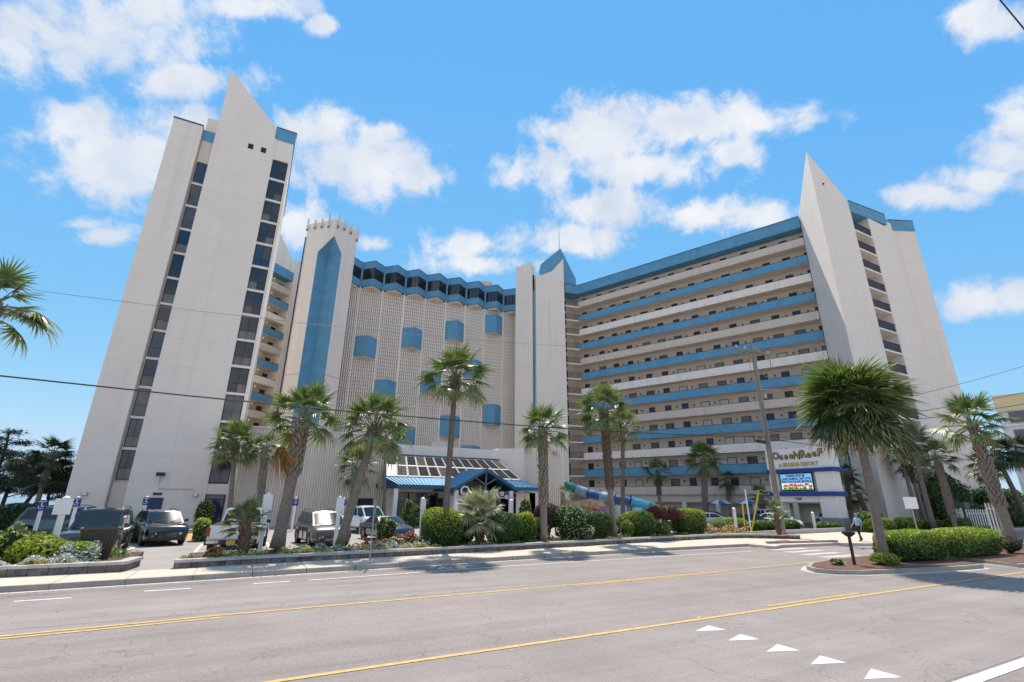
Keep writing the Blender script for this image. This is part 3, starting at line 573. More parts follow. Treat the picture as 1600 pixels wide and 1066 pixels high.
# right end tower ---------------------------------------------------------------------------
Y2=27.5; RX=57.95
WL=Vector((63.28,32.75))   # where the wing meets the blade
b=MB()
rp=Vector((RX,Y2)); topL=43.4
b.add([(*WL,0),(*rp,0),(*rp,45.9),(*WL,41.3)],[(0,1,2,3)])
b.add([(*rp,0),(65.62,Y2,0),(65.62,Y2,40.9),(*rp,45.9)],[(0,1,2,3)])
b.add([(65.62,Y2,0),(66.6,34,0),(66.6,34,41.4),(65.62,Y2,40.9)],[(0,1,2,3)])
b.add([(66.6,34,0),(*WL,0),(*WL,41.3),(66.6,34,41.4)],[(0,1,2,3)])
b.add([(*rp,45.9),(65.62,Y2,40.9),(66.6,34,41.4),(*WL,41.3)],[(0,1,2,3)]); wall('blade_wall',b,white,'wedge shaped blade rising to a sharp point at the right end of the galleries')
for (x,y,z) in ((60.2,Y2-.02,41.6),(60.4,29.7,39.9)):
    m=MB(); m.box(x-.1,x+.1,y-.12,y+.1,z,z+.2); m.build('vent',frame,H)
b=MB(); b.box(69.95,75.0,Y2,Y2+12,0,39.7); b.box(69.9,69.95,Y2+.05,Y2+12,0,39.2); wall('tower_wall',b,white)
b=MB(); b.box(75.0,77.6,Y2+.45,Y2+12,0,41.35); wall('fin_wall',b,white2,'narrow wall slab stepping back at the right end tower')
b=MB(); b.prism([(77.6,Y2+.6),(80.9,Y2-.9),(82,Y2+6),(77.6,Y2+12)],0,40.3); wall('tower_wall',b,white2)
b=MB(); b.prism([(77.5,Y2+.55),(80.95,Y2-1.0),(82.1,Y2+6),(77.6,Y2+12)],40.3,42.0); wall('roof_fascia',b,blue)
b=MB(); b.prism([(77.45,Y2+.5),(81.0,Y2-1.05),(82.15,Y2+6),(77.6,Y2+12)],42.0,42.1); wall('coping',b,gutter)
b=MB(); b.slabpoly([(65.6,Y2-.06,39.3),(75.05,Y2-.06,40.1),(75.05,Y2-.06,41.8),(65.6,Y2-.06,40.95)],(0,9,0)); wall('roof_fascia',b,blue)
b=MB(); b.slabpoly([(65.6,Y2-.1,40.95),(75.1,Y2-.1,41.8),(75.1,Y2-.1,41.9),(65.6,Y2-.1,41.05)],(0,9,0)); wall('coping',b,gutter)
b=MB(); b.box(66.7,69.94,Y2+3.2,Y2+3.5,0,39.3); wall('gallery_wall',b,slabm)
for k in range(1,14):
    z=39.2-2.75*k+.2
    m=MB(); m.box(65.64,69.93,Y2-.02,Y2+3.2,z-.22,z); m.build('floor_slab',railw,H)
    m=MB()
    for x in np.arange(65.75,69.9,.16): m.box(x-.018,x+.018,Y2+.03,Y2+.07,z,z+1.1)
    m.box(65.64,69.93,Y2+.01,Y2+.09,z+1.08,z+1.14); m.build('balcony_railing',mat('navy_metal',(.02,.028,.06),.4),H)
    m=MB(); m.box(67.9,69.3,Y2+3.1,Y2+3.2,z,z+2.1); m.build('sliding_door',glassb,H)
    m=MB(); m.box(66.75,66.85,Y2+3.05,Y2+3.15,z+1.75,z+1.9); m.build('landing_lamp',lampm,H)
b=MB()
for k in range(1,14):
    z=5.75+2.75*k-2.75; b.box(RX+.02,65.6,Y2-.003,Y2+.01,z,z+.02); b.box(70,74.99,Y2-.003,Y2+.01,z,z+.02)
b.build('panel_joint',jm,H,kind='stuff')
b=MB(); b.box(70.6,72.6,Y2-.08,Y2,0,2.4); b.box(72.9,74.6,Y2-.05,Y2,0,2.1); wall('utility_door',b,railg)
# pale and ochre neighbour blocks on the right -------------------------------------------------
N1=thing('apartment_building','pale lilac block with a yellow parapet behind the power lines at the right edge','building',(118,26,0))
m=MB(); m.prism([(105.5,31),(112,8),(135,10),(130,36)],0,16.7); m.build('wall',mat('lilac_render',(.66,.68,.76),.8,var=.05,vs=.3),N1)
m=MB(); m.prism([(105.4,31.1),(111.9,7.9),(135.1,10),(130,36.1)],16.7,19.2); m.build('parapet',mat('yellow_render',(.72,.58,.33),.8),N1)
for k in range(5):
    m=MB(); z=2.6+k*2.9; m.slabpoly([(105.5-.16,30.6,z),(111.9-.16,8,z),(111.9-.16,8,z+.25),(105.5-.16,30.6,z+.25)],(.2,0,0)); m.build('balcony_slab',white2,N1)
    for j in range(5):
        f=j/5+.05; x=105.45+6.5*f; y=31-23*f; m=MB(); d=Vector((6.5,-23)).normalized(); m.slabpoly([(x-.06,y,z+.5),(x-.06+d.x*2.2,y+d.y*2.2,z+.5),(x-.06+d.x*2.2,y+d.y*2.2,z+2.3),(x-.06,y,z+2.3)],(.1,0,0)); m.build('window',glass2,N1)
N2=thing('villa_building','small terracotta orange building behind the right hand palms','building',(101,33,0))
m=MB(); m.box(97.5,106,34,42,0,8.2); m.build('wall',mat('terracotta_render',(.62,.33,.2),.8,var=.1),N2)
m=MB(); m.hexa([(97,33.5,8.2),(106.4,33.5,8.2),(106.4,42.4,8.2),(97,42.4,8.2)],[(98.6,36.8,9.6),(105,36.8,9.6),(105,39,9.6),(98.6,39,9.6)]); m.build('roof',mat('terracotta_roof',(.42,.2,.12),.8,var=.2,vs=3),N2)
m=MB(); m.box(98.4,99.5,33.9,34,1,3); m.box(102,103.4,33.9,34,1,3); m.box(98.4,99.5,33.9,34,4.6,6.4); m.box(102,103.4,33.9,34,4.6,6.4); m.build('window',glass2,N2)
# ---------------------------------------------------------------- text
FONT=bpy.data.curves
def text_mesh(s,size,ext=.02,bold=0,shear=0):
    c=bpy.data.curves.new('lettering','FONT'); c.body=s; c.size=size; c.extrude=ext; c.align_x='CENTER'; c.align_y='CENTER'; c.offset=bold; c.shear=shear; c.resolution_u=3
    o=bpy.data.objects.new('tmp',c); COL.objects.link(o); dg=bpy.context.evaluated_depsgraph_get(); me=bpy.data.meshes.new_from_object(o.evaluated_get(dg)); bpy.data.objects.remove(o); return me
def put_text(s,size,m,parent,M,name='lettering',ext=.02,bold=0):
    me=text_mesh(s,size,ext,bold); me.materials.clear(); me.materials.append(m); me.transform(M)
    return link(name,me,parent)
def facing(origin,right,upv=Vector((0,0,1))):
    r=Vector(right).normalized(); n=r.cross(upv); M=Matrix((r,upv,n)).transposed().to_4x4(); M.translation=Vector(origin); return M
# ---------------------------------------------------------------- lobby building
LB=thing('lobby_building','low ribbed lobby building with sloped glazing, blue metal awnings and a gabled porch',  'lobby building',(12,48,0))
YR=48.5
def LP_(nm,b,m,label=None,kind=None,par=None): return b.build(nm,m,par or LB,label,kind=kind)
b=MB(); b.box(-.75,11.9,YR+.08,YR+4.9,0,8.3); LP_('ribbed_wall',b,white2)
b=MB(); 
x=-.72
while x<11.8: b.box(x,x+.12,YR-.09,YR+.09,0,8.28); x+=.215
LP_('wall_rib',b,white2,kind='stuff')
b=MB(); b.box(-.8,11.95,YR-.12,YR+5,8.3,8.4); LP_('coping',b,white2)
b=MB(); b.box(9.6,10.95,YR-.13,YR+.02,.9,2.4); LP_('opening',b,frame)
for x in (3.9,11.2): b=MB(); b.box(x-.07,x+.07,YR-.2,YR-.0,3.3,3.75); LP_('wall_light',b,lampb)
b=MB(); b.box(11.91,25.0,50.0,52.5,0,7.75); b.prism([(25,50),(27.5,48.4),(28.5,52),(25,52.4)],0,7.95); LP_('parapet_wall',b,white2)
b=MB(); b.prism([(27.52,48.42),(31.2,46.1),(34,52),(28.6,53)],0,8.02); LP_('block_wall',b,white2)
d=Vector((3.68,-2.32)).normalized(); n=Vector((d.y,-d.x)); b=MB(); t=.1
while t<4.3: p=Vector((27.52,48.42))+d*t; q=p+d*.13; b.hexa([(*(p+n*.17),0),(*(q+n*.17),0),(*q,0),(*p,0)],[(*(p+n*.17),8.0),(*(q+n*.17),8.0),(*q,8.0),(*p,8.0)]); t+=.215
LP_('wall_rib',b,white2,kind='stuff')
b=MB(); p=Vector((30.3,46.5)); b.box(p.x-.3,p.x+.15,p.y-.45,p.y-.05,7.3,7.6); LP_('camera_housing',b,metalg)
b=MB(); b.box(17.5,19.2,51.5,52.4,7.75,8.5); LP_('rooftop_unit',b,metalg)
# sloped glazing, 13 bays x 2 rows
TLp,TRp,BLp,BRp=Vector((12.2,49.5,6.55)),Vector((24.7,49.5,6.55)),Vector((11.4,46.5,4.42)),Vector((25.9,46.5,4.42))
def SQ(u_,v_): return BLp.lerp(BRp,u_).lerp(TLp.lerp(TRp,u_),v_)
nsl=Vector((0,-.58,.815))
gz=MB(); gz.slabpoly([SQ(0,0),SQ(1,0),SQ(1,1),SQ(0,1)],(0,.1,-.14)); gf=gz.build('sloped_glazing',mat('dusty_frame',(.60,.58,.56),.6,var=.2,vs=3),LB)
dg_=[mat('dusty_dark_glass',(.05,.045,.04),.9,var=.5,vs=1.5,spec=.05),mat('dusty_grey_glass',(.12,.11,.10),.9,var=.4,vs=1.5,spec=.05)]
for i in range(13):
    for j in range(2):
        u0=i/13+.006;u1=(i+1)/13-.006;v0=(.05,.55)[j];v1=(.49,.97)[j]
        if i==0 and j==0: continue
        m=MB(); m.slabpoly([SQ(u0,v0)+nsl*.012,SQ(u1,v0)+nsl*.012,SQ(u1,v1)+nsl*.012,SQ(u0,v1)+nsl*.012],tuple(nsl*-.01)); m.build('pane',dg_[random.random()<.3],gf)
m=MB(); 
for i in range(14): m.tube([SQ(i/13,.0)+nsl*.03,SQ(i/13,1)+nsl*.03],.035,4)
m.build('glazing_bar',mat('white_bar',(.78,.77,.75),.5),gf)
b=MB(); b.slabpoly([SQ(0,1)+Vector((-.2,0,.0)),SQ(1,1)+Vector((.2,0,0)),SQ(1,1)+Vector((.2,.5,.1)),SQ(0,1)+Vector((-.2,.5,.1))],(0,0,.12)); LP_('flashing',b,gutter)
# lobby front under the awning
b=MB(); b.box(11.95,26.5,47.2,47.5,3.0,4.3); b.box(11.95,12.6,47.2,49,0,3); b.box(17.0,22.2,46.9,47.2,2.5,4.2); LP_('lobby_wall',b,slabm)
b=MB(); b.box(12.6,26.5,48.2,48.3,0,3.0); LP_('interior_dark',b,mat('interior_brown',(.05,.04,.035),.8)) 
x=12.7
while x<26: 
    m=MB(); m.box(x,x+.07,47.3,47.4,0,3); m.box(x,x+1.3,47.3,47.4,2.1,2.17); m.build('window_frame',frame,LB)
    m=MB(); m.box(x+.08,x+1.28,47.33,47.35,.1,2.95); m.build('pane',glass2 if random.random()<.4 else glass,LB); x+=1.35
b=MB(); b.box(26.5,27.2,45.6,46.9,0,3.2); b.slabpoly([(24.9,45.6,0),(27.5,45.6,0),(27.5,45.6,3.1),(24.9,45.6,3.1)],(0,.1,0)); LP_('side_wall',b,white2)
awn=mat('blue_standing_seam',(.045,.20,.36),.38,metal=.25,var=.12,vs=2); awnf=mat('awning_fascia',(.02,.09,.18),.45)
def awning(x0,x1,x0e,x1e,yb,zb,ye,ze):
    m=MB(); m.slabpoly([(x0,yb,zb),(x1,yb,zb),(x1e,ye,ze),(x0e,ye,ze)],(0,0,-.06)); o=m.build('awning',awn,LB)
    k=int((x1-x0)/.42); m=MB()
    for i in range(k+1):
        f=i/k; m.slabpoly([(x0+(x1-x0)*f-.02,yb,zb),(x0+(x1-x0)*f+.02,yb,zb),(x0e+(x1e-x0e)*f+.02,ye,ze),(x0e+(x1e-x0e)*f-.02,ye,ze)],(0,0,.06))
    m.build('seam',awn,o,kind='stuff')
    m=MB(); m.box(x0e-.03,x1e+.03,ye-.05,ye+.04,ze-.34,ze); m.build('fascia_board',awnf,o)
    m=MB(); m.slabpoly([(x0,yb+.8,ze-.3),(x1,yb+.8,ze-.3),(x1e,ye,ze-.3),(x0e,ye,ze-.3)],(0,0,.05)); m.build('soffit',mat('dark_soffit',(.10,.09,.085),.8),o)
awning(11.3,17.6,12.1,16.6,46.45,4.32,44.4,3.62)
awning(22.0,25.9,22.3,27.3,46.45,4.32,44.4,3.62)
b=MB(); b.add([(11.3,46.45,4.3),(12.1,44.4,3.6),(12.1,44.4,3.3),(11.3,46.45,3.3)],[(0,1,2,3)]); LP_('awning_end',b,awnf)
# gabled porch
gx,gw,ge,gr,yf,ybk=19.5,3.15,3.38,5.10,41.3,48
for s in (-1,1):
    m=MB(); m.slabpoly([(gx,yf,gr),(gx,ybk,gr),(gx+s*gw,ybk,ge),(gx+s*gw,yf,ge)],(0,0,-.07)); o=m.build('porch_roof',awn,LB)
    m=MB()
    for i in range(16):
        y=yf+.1+(ybk-yf-.2)*i/15; m.slabpoly([(gx,y-.02,gr),(gx,y+.02,gr),(gx+s*gw,y+.02,ge),(gx+s*gw,y-.02,ge)],(0,0,.055))
    m.build('seam',awn,o,kind='stuff')
    m=MB(); m.slabpoly([(gx,yf-.05,gr+.03),(gx+s*(gw+.05),yf-.05,ge+.03),(gx+s*(gw+.05),yf-.05,ge-.27),(gx,yf-.05,gr-.27)],(0,.1,0)); m.build('barge_board',awnf,o)
    m=MB(); m.box(gx+s*(gw+.0)-.05,gx+s*gw+.05,yf,ybk-1.6,ge-.28,ge+.01); m.build('eave_board',awnf,o)
    m=MB(); m.box(gx+s*2.75-.16,gx+s*2.75+.16,yf+.35,yf+.67,0,ge-.2); m.build('porch_post',wpost,LB)
m=MB(); m.box(gx-.06,gx+.06,yf+.15,yf+.28,ge-.1,gr-.1); m.tube([(gx-.1,yf+.2,3.7),(gx-1.2,yf+.2,4.35)],.06,5); m.tube([(gx+.1,yf+.2,3.7),(gx+1.2,yf+.2,4.35)],.06,5); m.build('truss',mat('truss_grey',(.16,.14,.13),.7),LB)
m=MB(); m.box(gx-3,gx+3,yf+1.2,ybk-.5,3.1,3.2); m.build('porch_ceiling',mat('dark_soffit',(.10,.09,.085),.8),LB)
m=MB(); m.box(17.2,21.9,44.2,44.6,0,2.75); m.build('stone_screen',slabm,LB)
m=MB(); m.box(11.9,12.25,44.5,44.85,0,3.25); m.build('white_column',wpost,LB)
# porch sign: jaunty letters on a white beam
m=MB(); m.box(gx-2.9,gx+2.9,yf+.05,yf+.15,2.5,2.62); sg=m.build('sign_beam',mat('sign_beam_grey',(.45,.44,.43),.6),LB)
lw=mat('white_letter',(.66,.66,.67),.5)
for ch,x,z,sz,rt_ in (('O',17.35,3.30,1.15,0),('c',18.0,3.12,.9,.1),('e',18.5,3.02,.9,-.1),('a',18.95,2.98,.9,.05),('N',19.55,3.0,.95,-.12),('R',20.45,3.08,1.15,.1),('e',21.05,3.18,.8,.15),('e',21.5,2.92,.8,-.08),('F',22.0,3.0,.95,-.08)):
    M=facing((x,yf-.02,z-.22),(1,0,0))@Matrix.Rotation(rt_,4,'Z'); put_text(ch,sz,lw,LB,M,'sign_letter',.05,.012)
# water park structure ----------------------------------------------------------------------
WS=thing('water_slide','blue and green tube water slide descending past the gallery wing','water slide',(33,45,0))
pts=[(31.6,48.9,4.6),(32.6,48,4.0),(33.6,47.2,3.6),(34.6,46.3,3.15),(35.4,45,2.85),(36.2,43.6,2.6),(37.1,42,2.3),(38.4,40.8,1.8),(39.6,39.8,1.3)]
sm=[mat('slide_white_green',(.40,.52,.48),.35,var=.5,vs=1.3,col2=(.03,.22,.18)),mat('slide_green',(.02,.20,.16),.35,var=.4,vs=2),mat('slide_teal',(.42,.50,.52),.35,var=.5,vs=1.2,col2=(.03,.16,.26)),mat('slide_blue',(.02,.09,.26),.35,var=.4,vs=2),mat('slide_teal',(.1,.3,.4),.3),mat('slide_navy',(.02,.06,.2),.3),mat('slide_cyan',(.05,.3,.45),.3),mat('slide_green',(.02,.25,.2),.3)]
for i in range(8):
    m=MB(); m.tube([pts[i],Vector(pts[i]).lerp(Vector(pts[i+1]),.5)+Vector((0,0,.04)),pts[i+1]],.52,12); m.tube([pts[i],Vector(pts[i]).lerp(Vector(pts[i+1]),.06)],.60,12); m.build('slide_section',sm[i],WS,smooth=False)
for i in (0,2,4,6): m=MB(); p=pts[i]; m.tube([(p[0],p[1],0),(p[0],p[1],p[2]+.7)],.1,6); m.build('support_post',sm[1],WS)
PS=thing('play_structure','tan rock style arch of the water playground in front of the galleries','playground',(30.5,42,0))
m=MB()
for i in range(26):
    f=i/25; x=29.1+3.0*f; y=43.2-2.2*f; r=random.uniform(.25,.42); z=2.15+random.uniform(-.1,.12)
    m.hexa([(x-r,y-r,z-.35),(x+r,y-r,z-.35),(x+r,y+r,z-.35),(x-r,y+r,z-.35)],[(x-r*.7,y-r*.7,z+.2),(x+r*.7,y-r*.7,z+.2),(x+r*.7,y+r*.7,z+.2),(x-r*.7,y+r*.7,z+.2)])
m.build('rock_roof',mat('tan_rock',(.50,.33,.22),.9,var=.4,vs=2.5,bump=.8,bs=8),PS)
for x,y in ((29.5,43),(31.3,41.6)): m=MB(); m.tube([(x,y,0),(x,y,1.9)],[.35,.28],8); m.build('rock_pillar',mat('orange_rock',(.42,.19,.09),.9,var=.4,vs=3),PS)
m=MB(); m.box(31.9,33.3,41.6,42.6,1.35,1.65); m.build('magenta_canopy',mat('magenta_canvas',(.35,.08,.3),.7),PS)
m=MB(); m.tube([(36.6,40.6,.2),(36.6,40.6,1.7)],[.7,.5],10); m.tube([(35.2,41.6,.2),(35.2,41.6,1.9)],[.6,.6],10); m.build('foam_tower',mat('pale_aqua',(.4,.5,.52),.5,var=.4,vs=4),PS)
m=MB()
for x in (38.2,39.0,39.8): m.box(x-.06,x+.06,38.9,39.0,0,1.6)
m.box(38.1,39.9,38.85,39.1,1.5,1.7); m.build('green_frame',mat('slide_green',(.02,.25,.2)),PS)
for (x,y) in ((50.9,42.0),(51.3,38.4)):
    u_=thing('patio_umbrella','blue and white striped patio umbrella shading the pool deck under the wing, '+('left' if x<51 else 'right')+' one','umbrella',(x,y,0))
    m=MB(); m.tube([(x,y,0),(x,y,2.7)],.04,6); m.build('pole',metalg,u_)
    m=MB(); n=10
    for i in range(n):
        a=2*PI*i/n; c=2*PI*(i+1)/n; m.add([(x,y,2.75),(x+1.5*math.cos(a),y+1.5*math.sin(a),2.2),(x+1.5*math.cos(c),y+1.5*math.sin(c),2.2)],[(0,1,2)],i%2)
    m.build('canopy',[mat('umbrella_blue',(.03,.2,.5),.7),mat('umbrella_white',(.75,.78,.8),.7)],u_)
# poolside dark planting / garage depth behind galleries is built as wing_wall
# ---------------------------------------------------------------- monument sign
MS=thing('monument_sign','tall white roadside sign with blue bands, gold lettering and a lit message screen','sign',(48.6,30.2,0))
SX,y0,y1=48.6,26.87,33.46
wp=mat('sign_render',(.80,.78,.76),.8,var=.05,vs=1,streak=.2); bb=mat('royal_blue',(.015,.05,.24),.5)
m=MB(); m.box(SX,SX+1.3,y0,y1,5.6,7.6); m.build('header_panel',wp,MS)
m=MB(); m.box(SX+.05,SX+1.25,y0+.08,y0+1.75,0,5.22); m.box(SX+.05,SX+1.25,y1-.95,y1-.05,0,5.22); m.build('pillar',wp,MS)
for z,zz in ((5.22,5.6),(2.98,3.38)):
    m=MB(); m.box(SX-.14,SX+1.44,y0-.14,y1+.14,z,zz); m.build('blue_band',bb,MS)
m=MB(); m.box(SX+.12,SX+1.2,y0+1.8,y1-.95,2.45,2.98); m.build('number_panel',wp,MS)
m=MB(); m.box(SX+.2,SX+1.1,y0+1.75,y1-1.0,3.38,5.22); scb=m.build('screen_surround',mat('screen_grey',(.3,.3,.32),.6),MS)
m=MB(); m.box(SX-.0,SX+1.3,y0+.0,y0+1.8,0,1.05); m.build('plinth',mat('plinth_grey',(.30,.29,.29),.8,var=.1),MS)
# message screen: flat printed picture on the panel
sy0,sy1,sz0,sz1=y0+2.15,y1-1.25,3.6,5.1
m=MB(); m.box(SX+.08,SX+.22,sy0-.08,sy1+.08,sz0-.08,sz1+.08); m.build('screen_bezel',frame,MS)
scm=mat('screen_sky',(.22,.52,.78),.4,emit=.35); X_=SX+.07
m=MB(); m.box(X_,X_+.02,sy0,sy1,sz0,sz1); m.build('message_screen',scm,MS)
def FY(y,z,off=0): return (X_-.004-off,y,z)
red=mat('screen_red',(.75,.05,.06),.5,emit=.3); org=mat('screen_orange',(.8,.3,.04),.5,emit=.3); grn=mat('screen_green',(.08,.42,.06),.5,emit=.25); whs=mat('screen_white',(.85,.9,.92),.5,emit=.35)
m=MB(); m.add([FY(sy1,sz0),FY(sy0,sz0),FY(sy0,sz0+.55),FY(sy1,sz0+.62)],[(0,1,2,3)],0)
for i in range(26):
    yc=random.uniform(sy0+.15,sy1-.15); zc=random.uniform(sz0+.1,sz0+.28); 
    m.add([FY(yc-.16,sz0+.01,.002),FY(yc+.16,sz0+.01,.002),FY(yc+random.uniform(-.1,.1),zc+.12,.002)],[(0,1,2)],1)
for i in range(17):
    yc=sy1-.2-(sy1-sy0-.35)*i/16; zc=sz0+.38+random.uniform(-.09,.12); r=random.uniform(.11,.17)
    m.add([FY(yc+r*math.cos(a),zc+r*math.sin(a)*.9,.004+.0004*i) for a in np.linspace(0,2*PI,9)[:-1]],[tuple(range(8))],2 if i%3 else 3)
m.build('screen_flowers',[whs,grn,red,org],MS)
nv=mat('screen_navy',(.02,.05,.25),.5)
ym=(sy0+sy1)/2
def ftext(s,sz,y,z,m_,bold=.01,nm='lettering',x=X_-.012,wid=None):
    me=text_mesh(s,sz,.008,bold); me.materials.clear(); me.materials.append(m_)
    if wid:
        xs=[v.co.x for v in me.vertices]; k=wid/(max(xs)-min(xs)); me.transform(Matrix.Diagonal((k,1,1,1)))
    me.transform(facing((x,y,z),(0,-1,0))); return link(nm,me,MS)
ftext('TOKENS NOW @',.28,ym+.05,sz1-.18,nv,wid=2.0); ftext('LAKE SAMOS, 967-1773',.30,ym,sz1-.47,nv,wid=2.95); ftext('SPECTACULAR JEWELS',.28,ym,sz1-.74,nv,wid=3.1)
ftext('7100',.34,ym+.1,2.70,nv,.012,'house_number',SX+.10)
# funky resort name: gold with black outline
gold=mat('gold_letter',(.38,.29,.09),.45); blk=mat('black_letter',(.02,.02,.02),.5)
L_=[('O',.95,.10,0),('c',.8,-.02,.15),('e',.8,.0,-.1),('a',.8,.02,.08),('N',.95,.0,-.15),('R',1.0,.1,.1),('e',.85,.02,.15),('e',.85,.1,-.1),('F',1.0,.12,-.12)]
y=y1-1.15
for i,(ch,sz,dz,ro) in enumerate(L_):
    for mm,off,bo in ((blk,.03,.055),(gold,.075,.004)):
        me=text_mesh(ch,sz,.02,bo); me.materials.clear(); me.materials.append(mm); me.transform(facing((SX-off,y,6.85+dz),(0,-1,0))@Matrix.Rotation(ro,4,'Z')); link('sign_letter',me,MS)
    y-=.56 if ch!='N' else .66
ftext('A SEASIDE RESORT',.50,30.1,6.0,mat('gold_caption',(.42,.34,.06),.5),.016,'lettering',SX-.03,wid=4.1)
m=MB()  # small blue sea-figure emblem at the left of the name
for (dy,dz,r) in ((0,.55,.13),(.05,.3,.17),(-.04,.05,.16),(.02,-.22,.12),(.10,-.45,.10),(-.05,-.6,.07)):
    m.add([(SX-.03,y1-.42+dy+r*math.cos(a),6.75+dz+r*1.2*math.sin(a)) for a in np.linspace(0,2*PI,9)[:-1]]+[(SX-.0,y1-.42+dy,6.75+dz)],[(i,(i+1)%8,8) for i in range(8)])
m.build('emblem',bb,MS)
# ---------------------------------------------------------------- posts and small street things
def post(x,y,z0,top,w=.13,label='',board=None,cat='sign post',group=None,rz=0):
    t=thing('sign_post',label,cat,(x,y,z0),rz,group)
    m=MB(); m.box(-w/2,w/2,-w/2,w/2,0,top-z0); part(t,'post',m.mesh('post',wpost))
    m=MB(); m.hexa([(-w*.62,-w*.62,0),(w*.62,-w*.62,0),(w*.62,w*.62,0),(-w*.62,w*.62,0)],[(-.01,-.01,.07),(.01,-.01,.07),(.01,.01,.07),(-.01,.01,.07)]); part(t,'cap',m.mesh('cap',wpost),(0,0,top-z0))
    if board:
        bw_,bh,zc,mt_=board; zc=top-z0-bh/2-.03; m=MB(); m.box(-bw_/2,bw_/2,-w/2-.03,-w/2-.003,zc-bh/2,zc+bh/2); bo=part(t,'board',m.mesh('board',mt_))
        if mt_ is hcb:
            g=MB(); yy=-w/2-.036; s=bh*.4
            g.box(-.03,.03,yy,yy+.003,zc+.12,zc+.18); g.box(-.02,.02,yy,yy+.003,zc-.02,zc+.11); g.box(-.02,.09,yy,yy+.003,zc-.05,zc-.01); g.box(.06,.09,yy,yy+.003,zc-.12,zc-.03)
            for i in range(9):
                a=PI*.75+i*PI*1.15/8; a2=a+PI*1.15/8; g.add([(-.01+.10*math.cos(a),yy,zc-.07+.08*math.sin(a)),(-.01+.10*math.cos(a2),yy,zc-.07+.08*math.sin(a2)),(-.01+.075*math.cos(a2),yy,zc-.07+.058*math.sin(a2)),(-.01+.075*math.cos(a),yy,zc-.07+.058*math.sin(a))],[(0,1,2,3)])
            g.box(-bw_*.42,bw_*.42,yy,yy+.003,zc+bh*.36,zc+bh*.42); part(t,'wheelchair_symbol',g.mesh('wheelchair_symbol',wpost))
    return t
hcb=mat('handicap_blue',(.02,.03,.22),.4)
board=mat('board_back',(.80,.81,.80),.45)
post(-5.75,24.3,.2,2.3,.16,'white post with a broad white board in front of the black SUV windscreen',(.52,.56,1.62,board),rz=-.1)
post(-7.6,29.0,0,2.2,.12,'leaning blue wheelchair parking sign on a white post left of the broad white board',(.32,.42,1.92,hcb),'parking sign')
post(-7.35,33.0,0,2.3,.12,'small blue wheelchair parking sign just behind the roof of the black SUV',(.34,.42,2.1,hcb),'parking sign')
post(-4.9,36.0,0,2.35,.12,'blue wheelchair parking sign in front of the navy door, above the dark crossover',(.32,.42,2.2,hcb),'parking sign')
post(.95,23.4,.2,2.52,.15,'white post with tall white board beside the tailgate of the white pickup',(.36,.60,1.72,board))
post(4.05,24.6,.2,2.42,.15,'white post with white board in front of the grey minivan bonnet',(.34,.60,1.62,board))
post(8.2,25.0,.2,2.4,.15,'white post with white board at the left side of the largest clipped bush',(.28,.55,1.6,board))
post(11.0,25.9,.2,2.5,.14,'white board post standing behind the spiky silver fan palm',(.28,.55,1.7,board))
post(14.2,26.6,.2,2.35,.18,'short white post between the dark green clipped bush and the palm with the crosshatched trunk')
post(25.4,26.0,.2,1.9,.16,'white post between the round clipped bush and the purple leaved shrub')
post(33.4,26.3,.3,1.9,.16,'white post beside the red and white flower bed left of the utility pole')
post(3.64,41.8,0,2.4,.13,'blue parking sign before the ribbed wall, left of the grey minivan',(.42,.55,2.1,hcb),'parking sign')
post(7.28,42.2,0,2.4,.13,'blue wheelchair sign on the ribbed wall side, right of the grey minivan',(.38,.5,2.1,hcb),'parking sign')
post(44.3,26.9,.1,1.55,.16,'short white post in front of the monument sign plinth')
post(47.3,23.6,0,1.5,.14,'short white post on the lawn right of the walking man')
post(60.5,22.4,0,2.3,.16,'slim white post beside the street sign on the right hand lawn')
t=thing('trash_bin','dark brown slatted bin in the left flower bed','bin',(-4.35,23.5,.2),R_(8))
m=MB(); m.hexa([(-.42,-.36,0),(.42,-.36,0),(.42,.36,0),(-.42,.36,0)],[(-.52,-.45,1.02),(.52,-.45,1.02),(.52,.45,1.02),(-.52,.45,1.02)]); part(t,'liner',m.mesh('liner',mat('bin_brown',(.05,.042,.037),.7)))
for i in range(11):
    x=-.4+.08*i; x2=x*1.22
    for sy in (-1,1): 
        m=MB(); m.hexa([(x-.03,sy*.37-.015,0),(x+.03,sy*.37-.015,0),(x+.03,sy*.37+.015,0),(x-.03,sy*.37+.015,0)],[(x2-.037,sy*.465-.015,1.02),(x2+.037,sy*.465-.015,1.02),(x2+.037,sy*.465+.015,1.02),(x2-.037,sy*.465+.015,1.02)]); part(t,'slat',m.mesh('slat',mat('slat_brown',(.075,.06,.052),.65,var=.3,vs=6)))
m=MB(); m.box(-.57,.57,-.5,-.42,1.02,1.08); m.box(-.57,.57,.42,.5,1.02,1.08); m.box(-.57,-.49,-.42,.42,1.02,1.08); m.box(.49,.57,-.42,.42,1.02,1.08); part(t,'rim',m.mesh('rim',mat('slat_brown',(.075,.06,.052))))
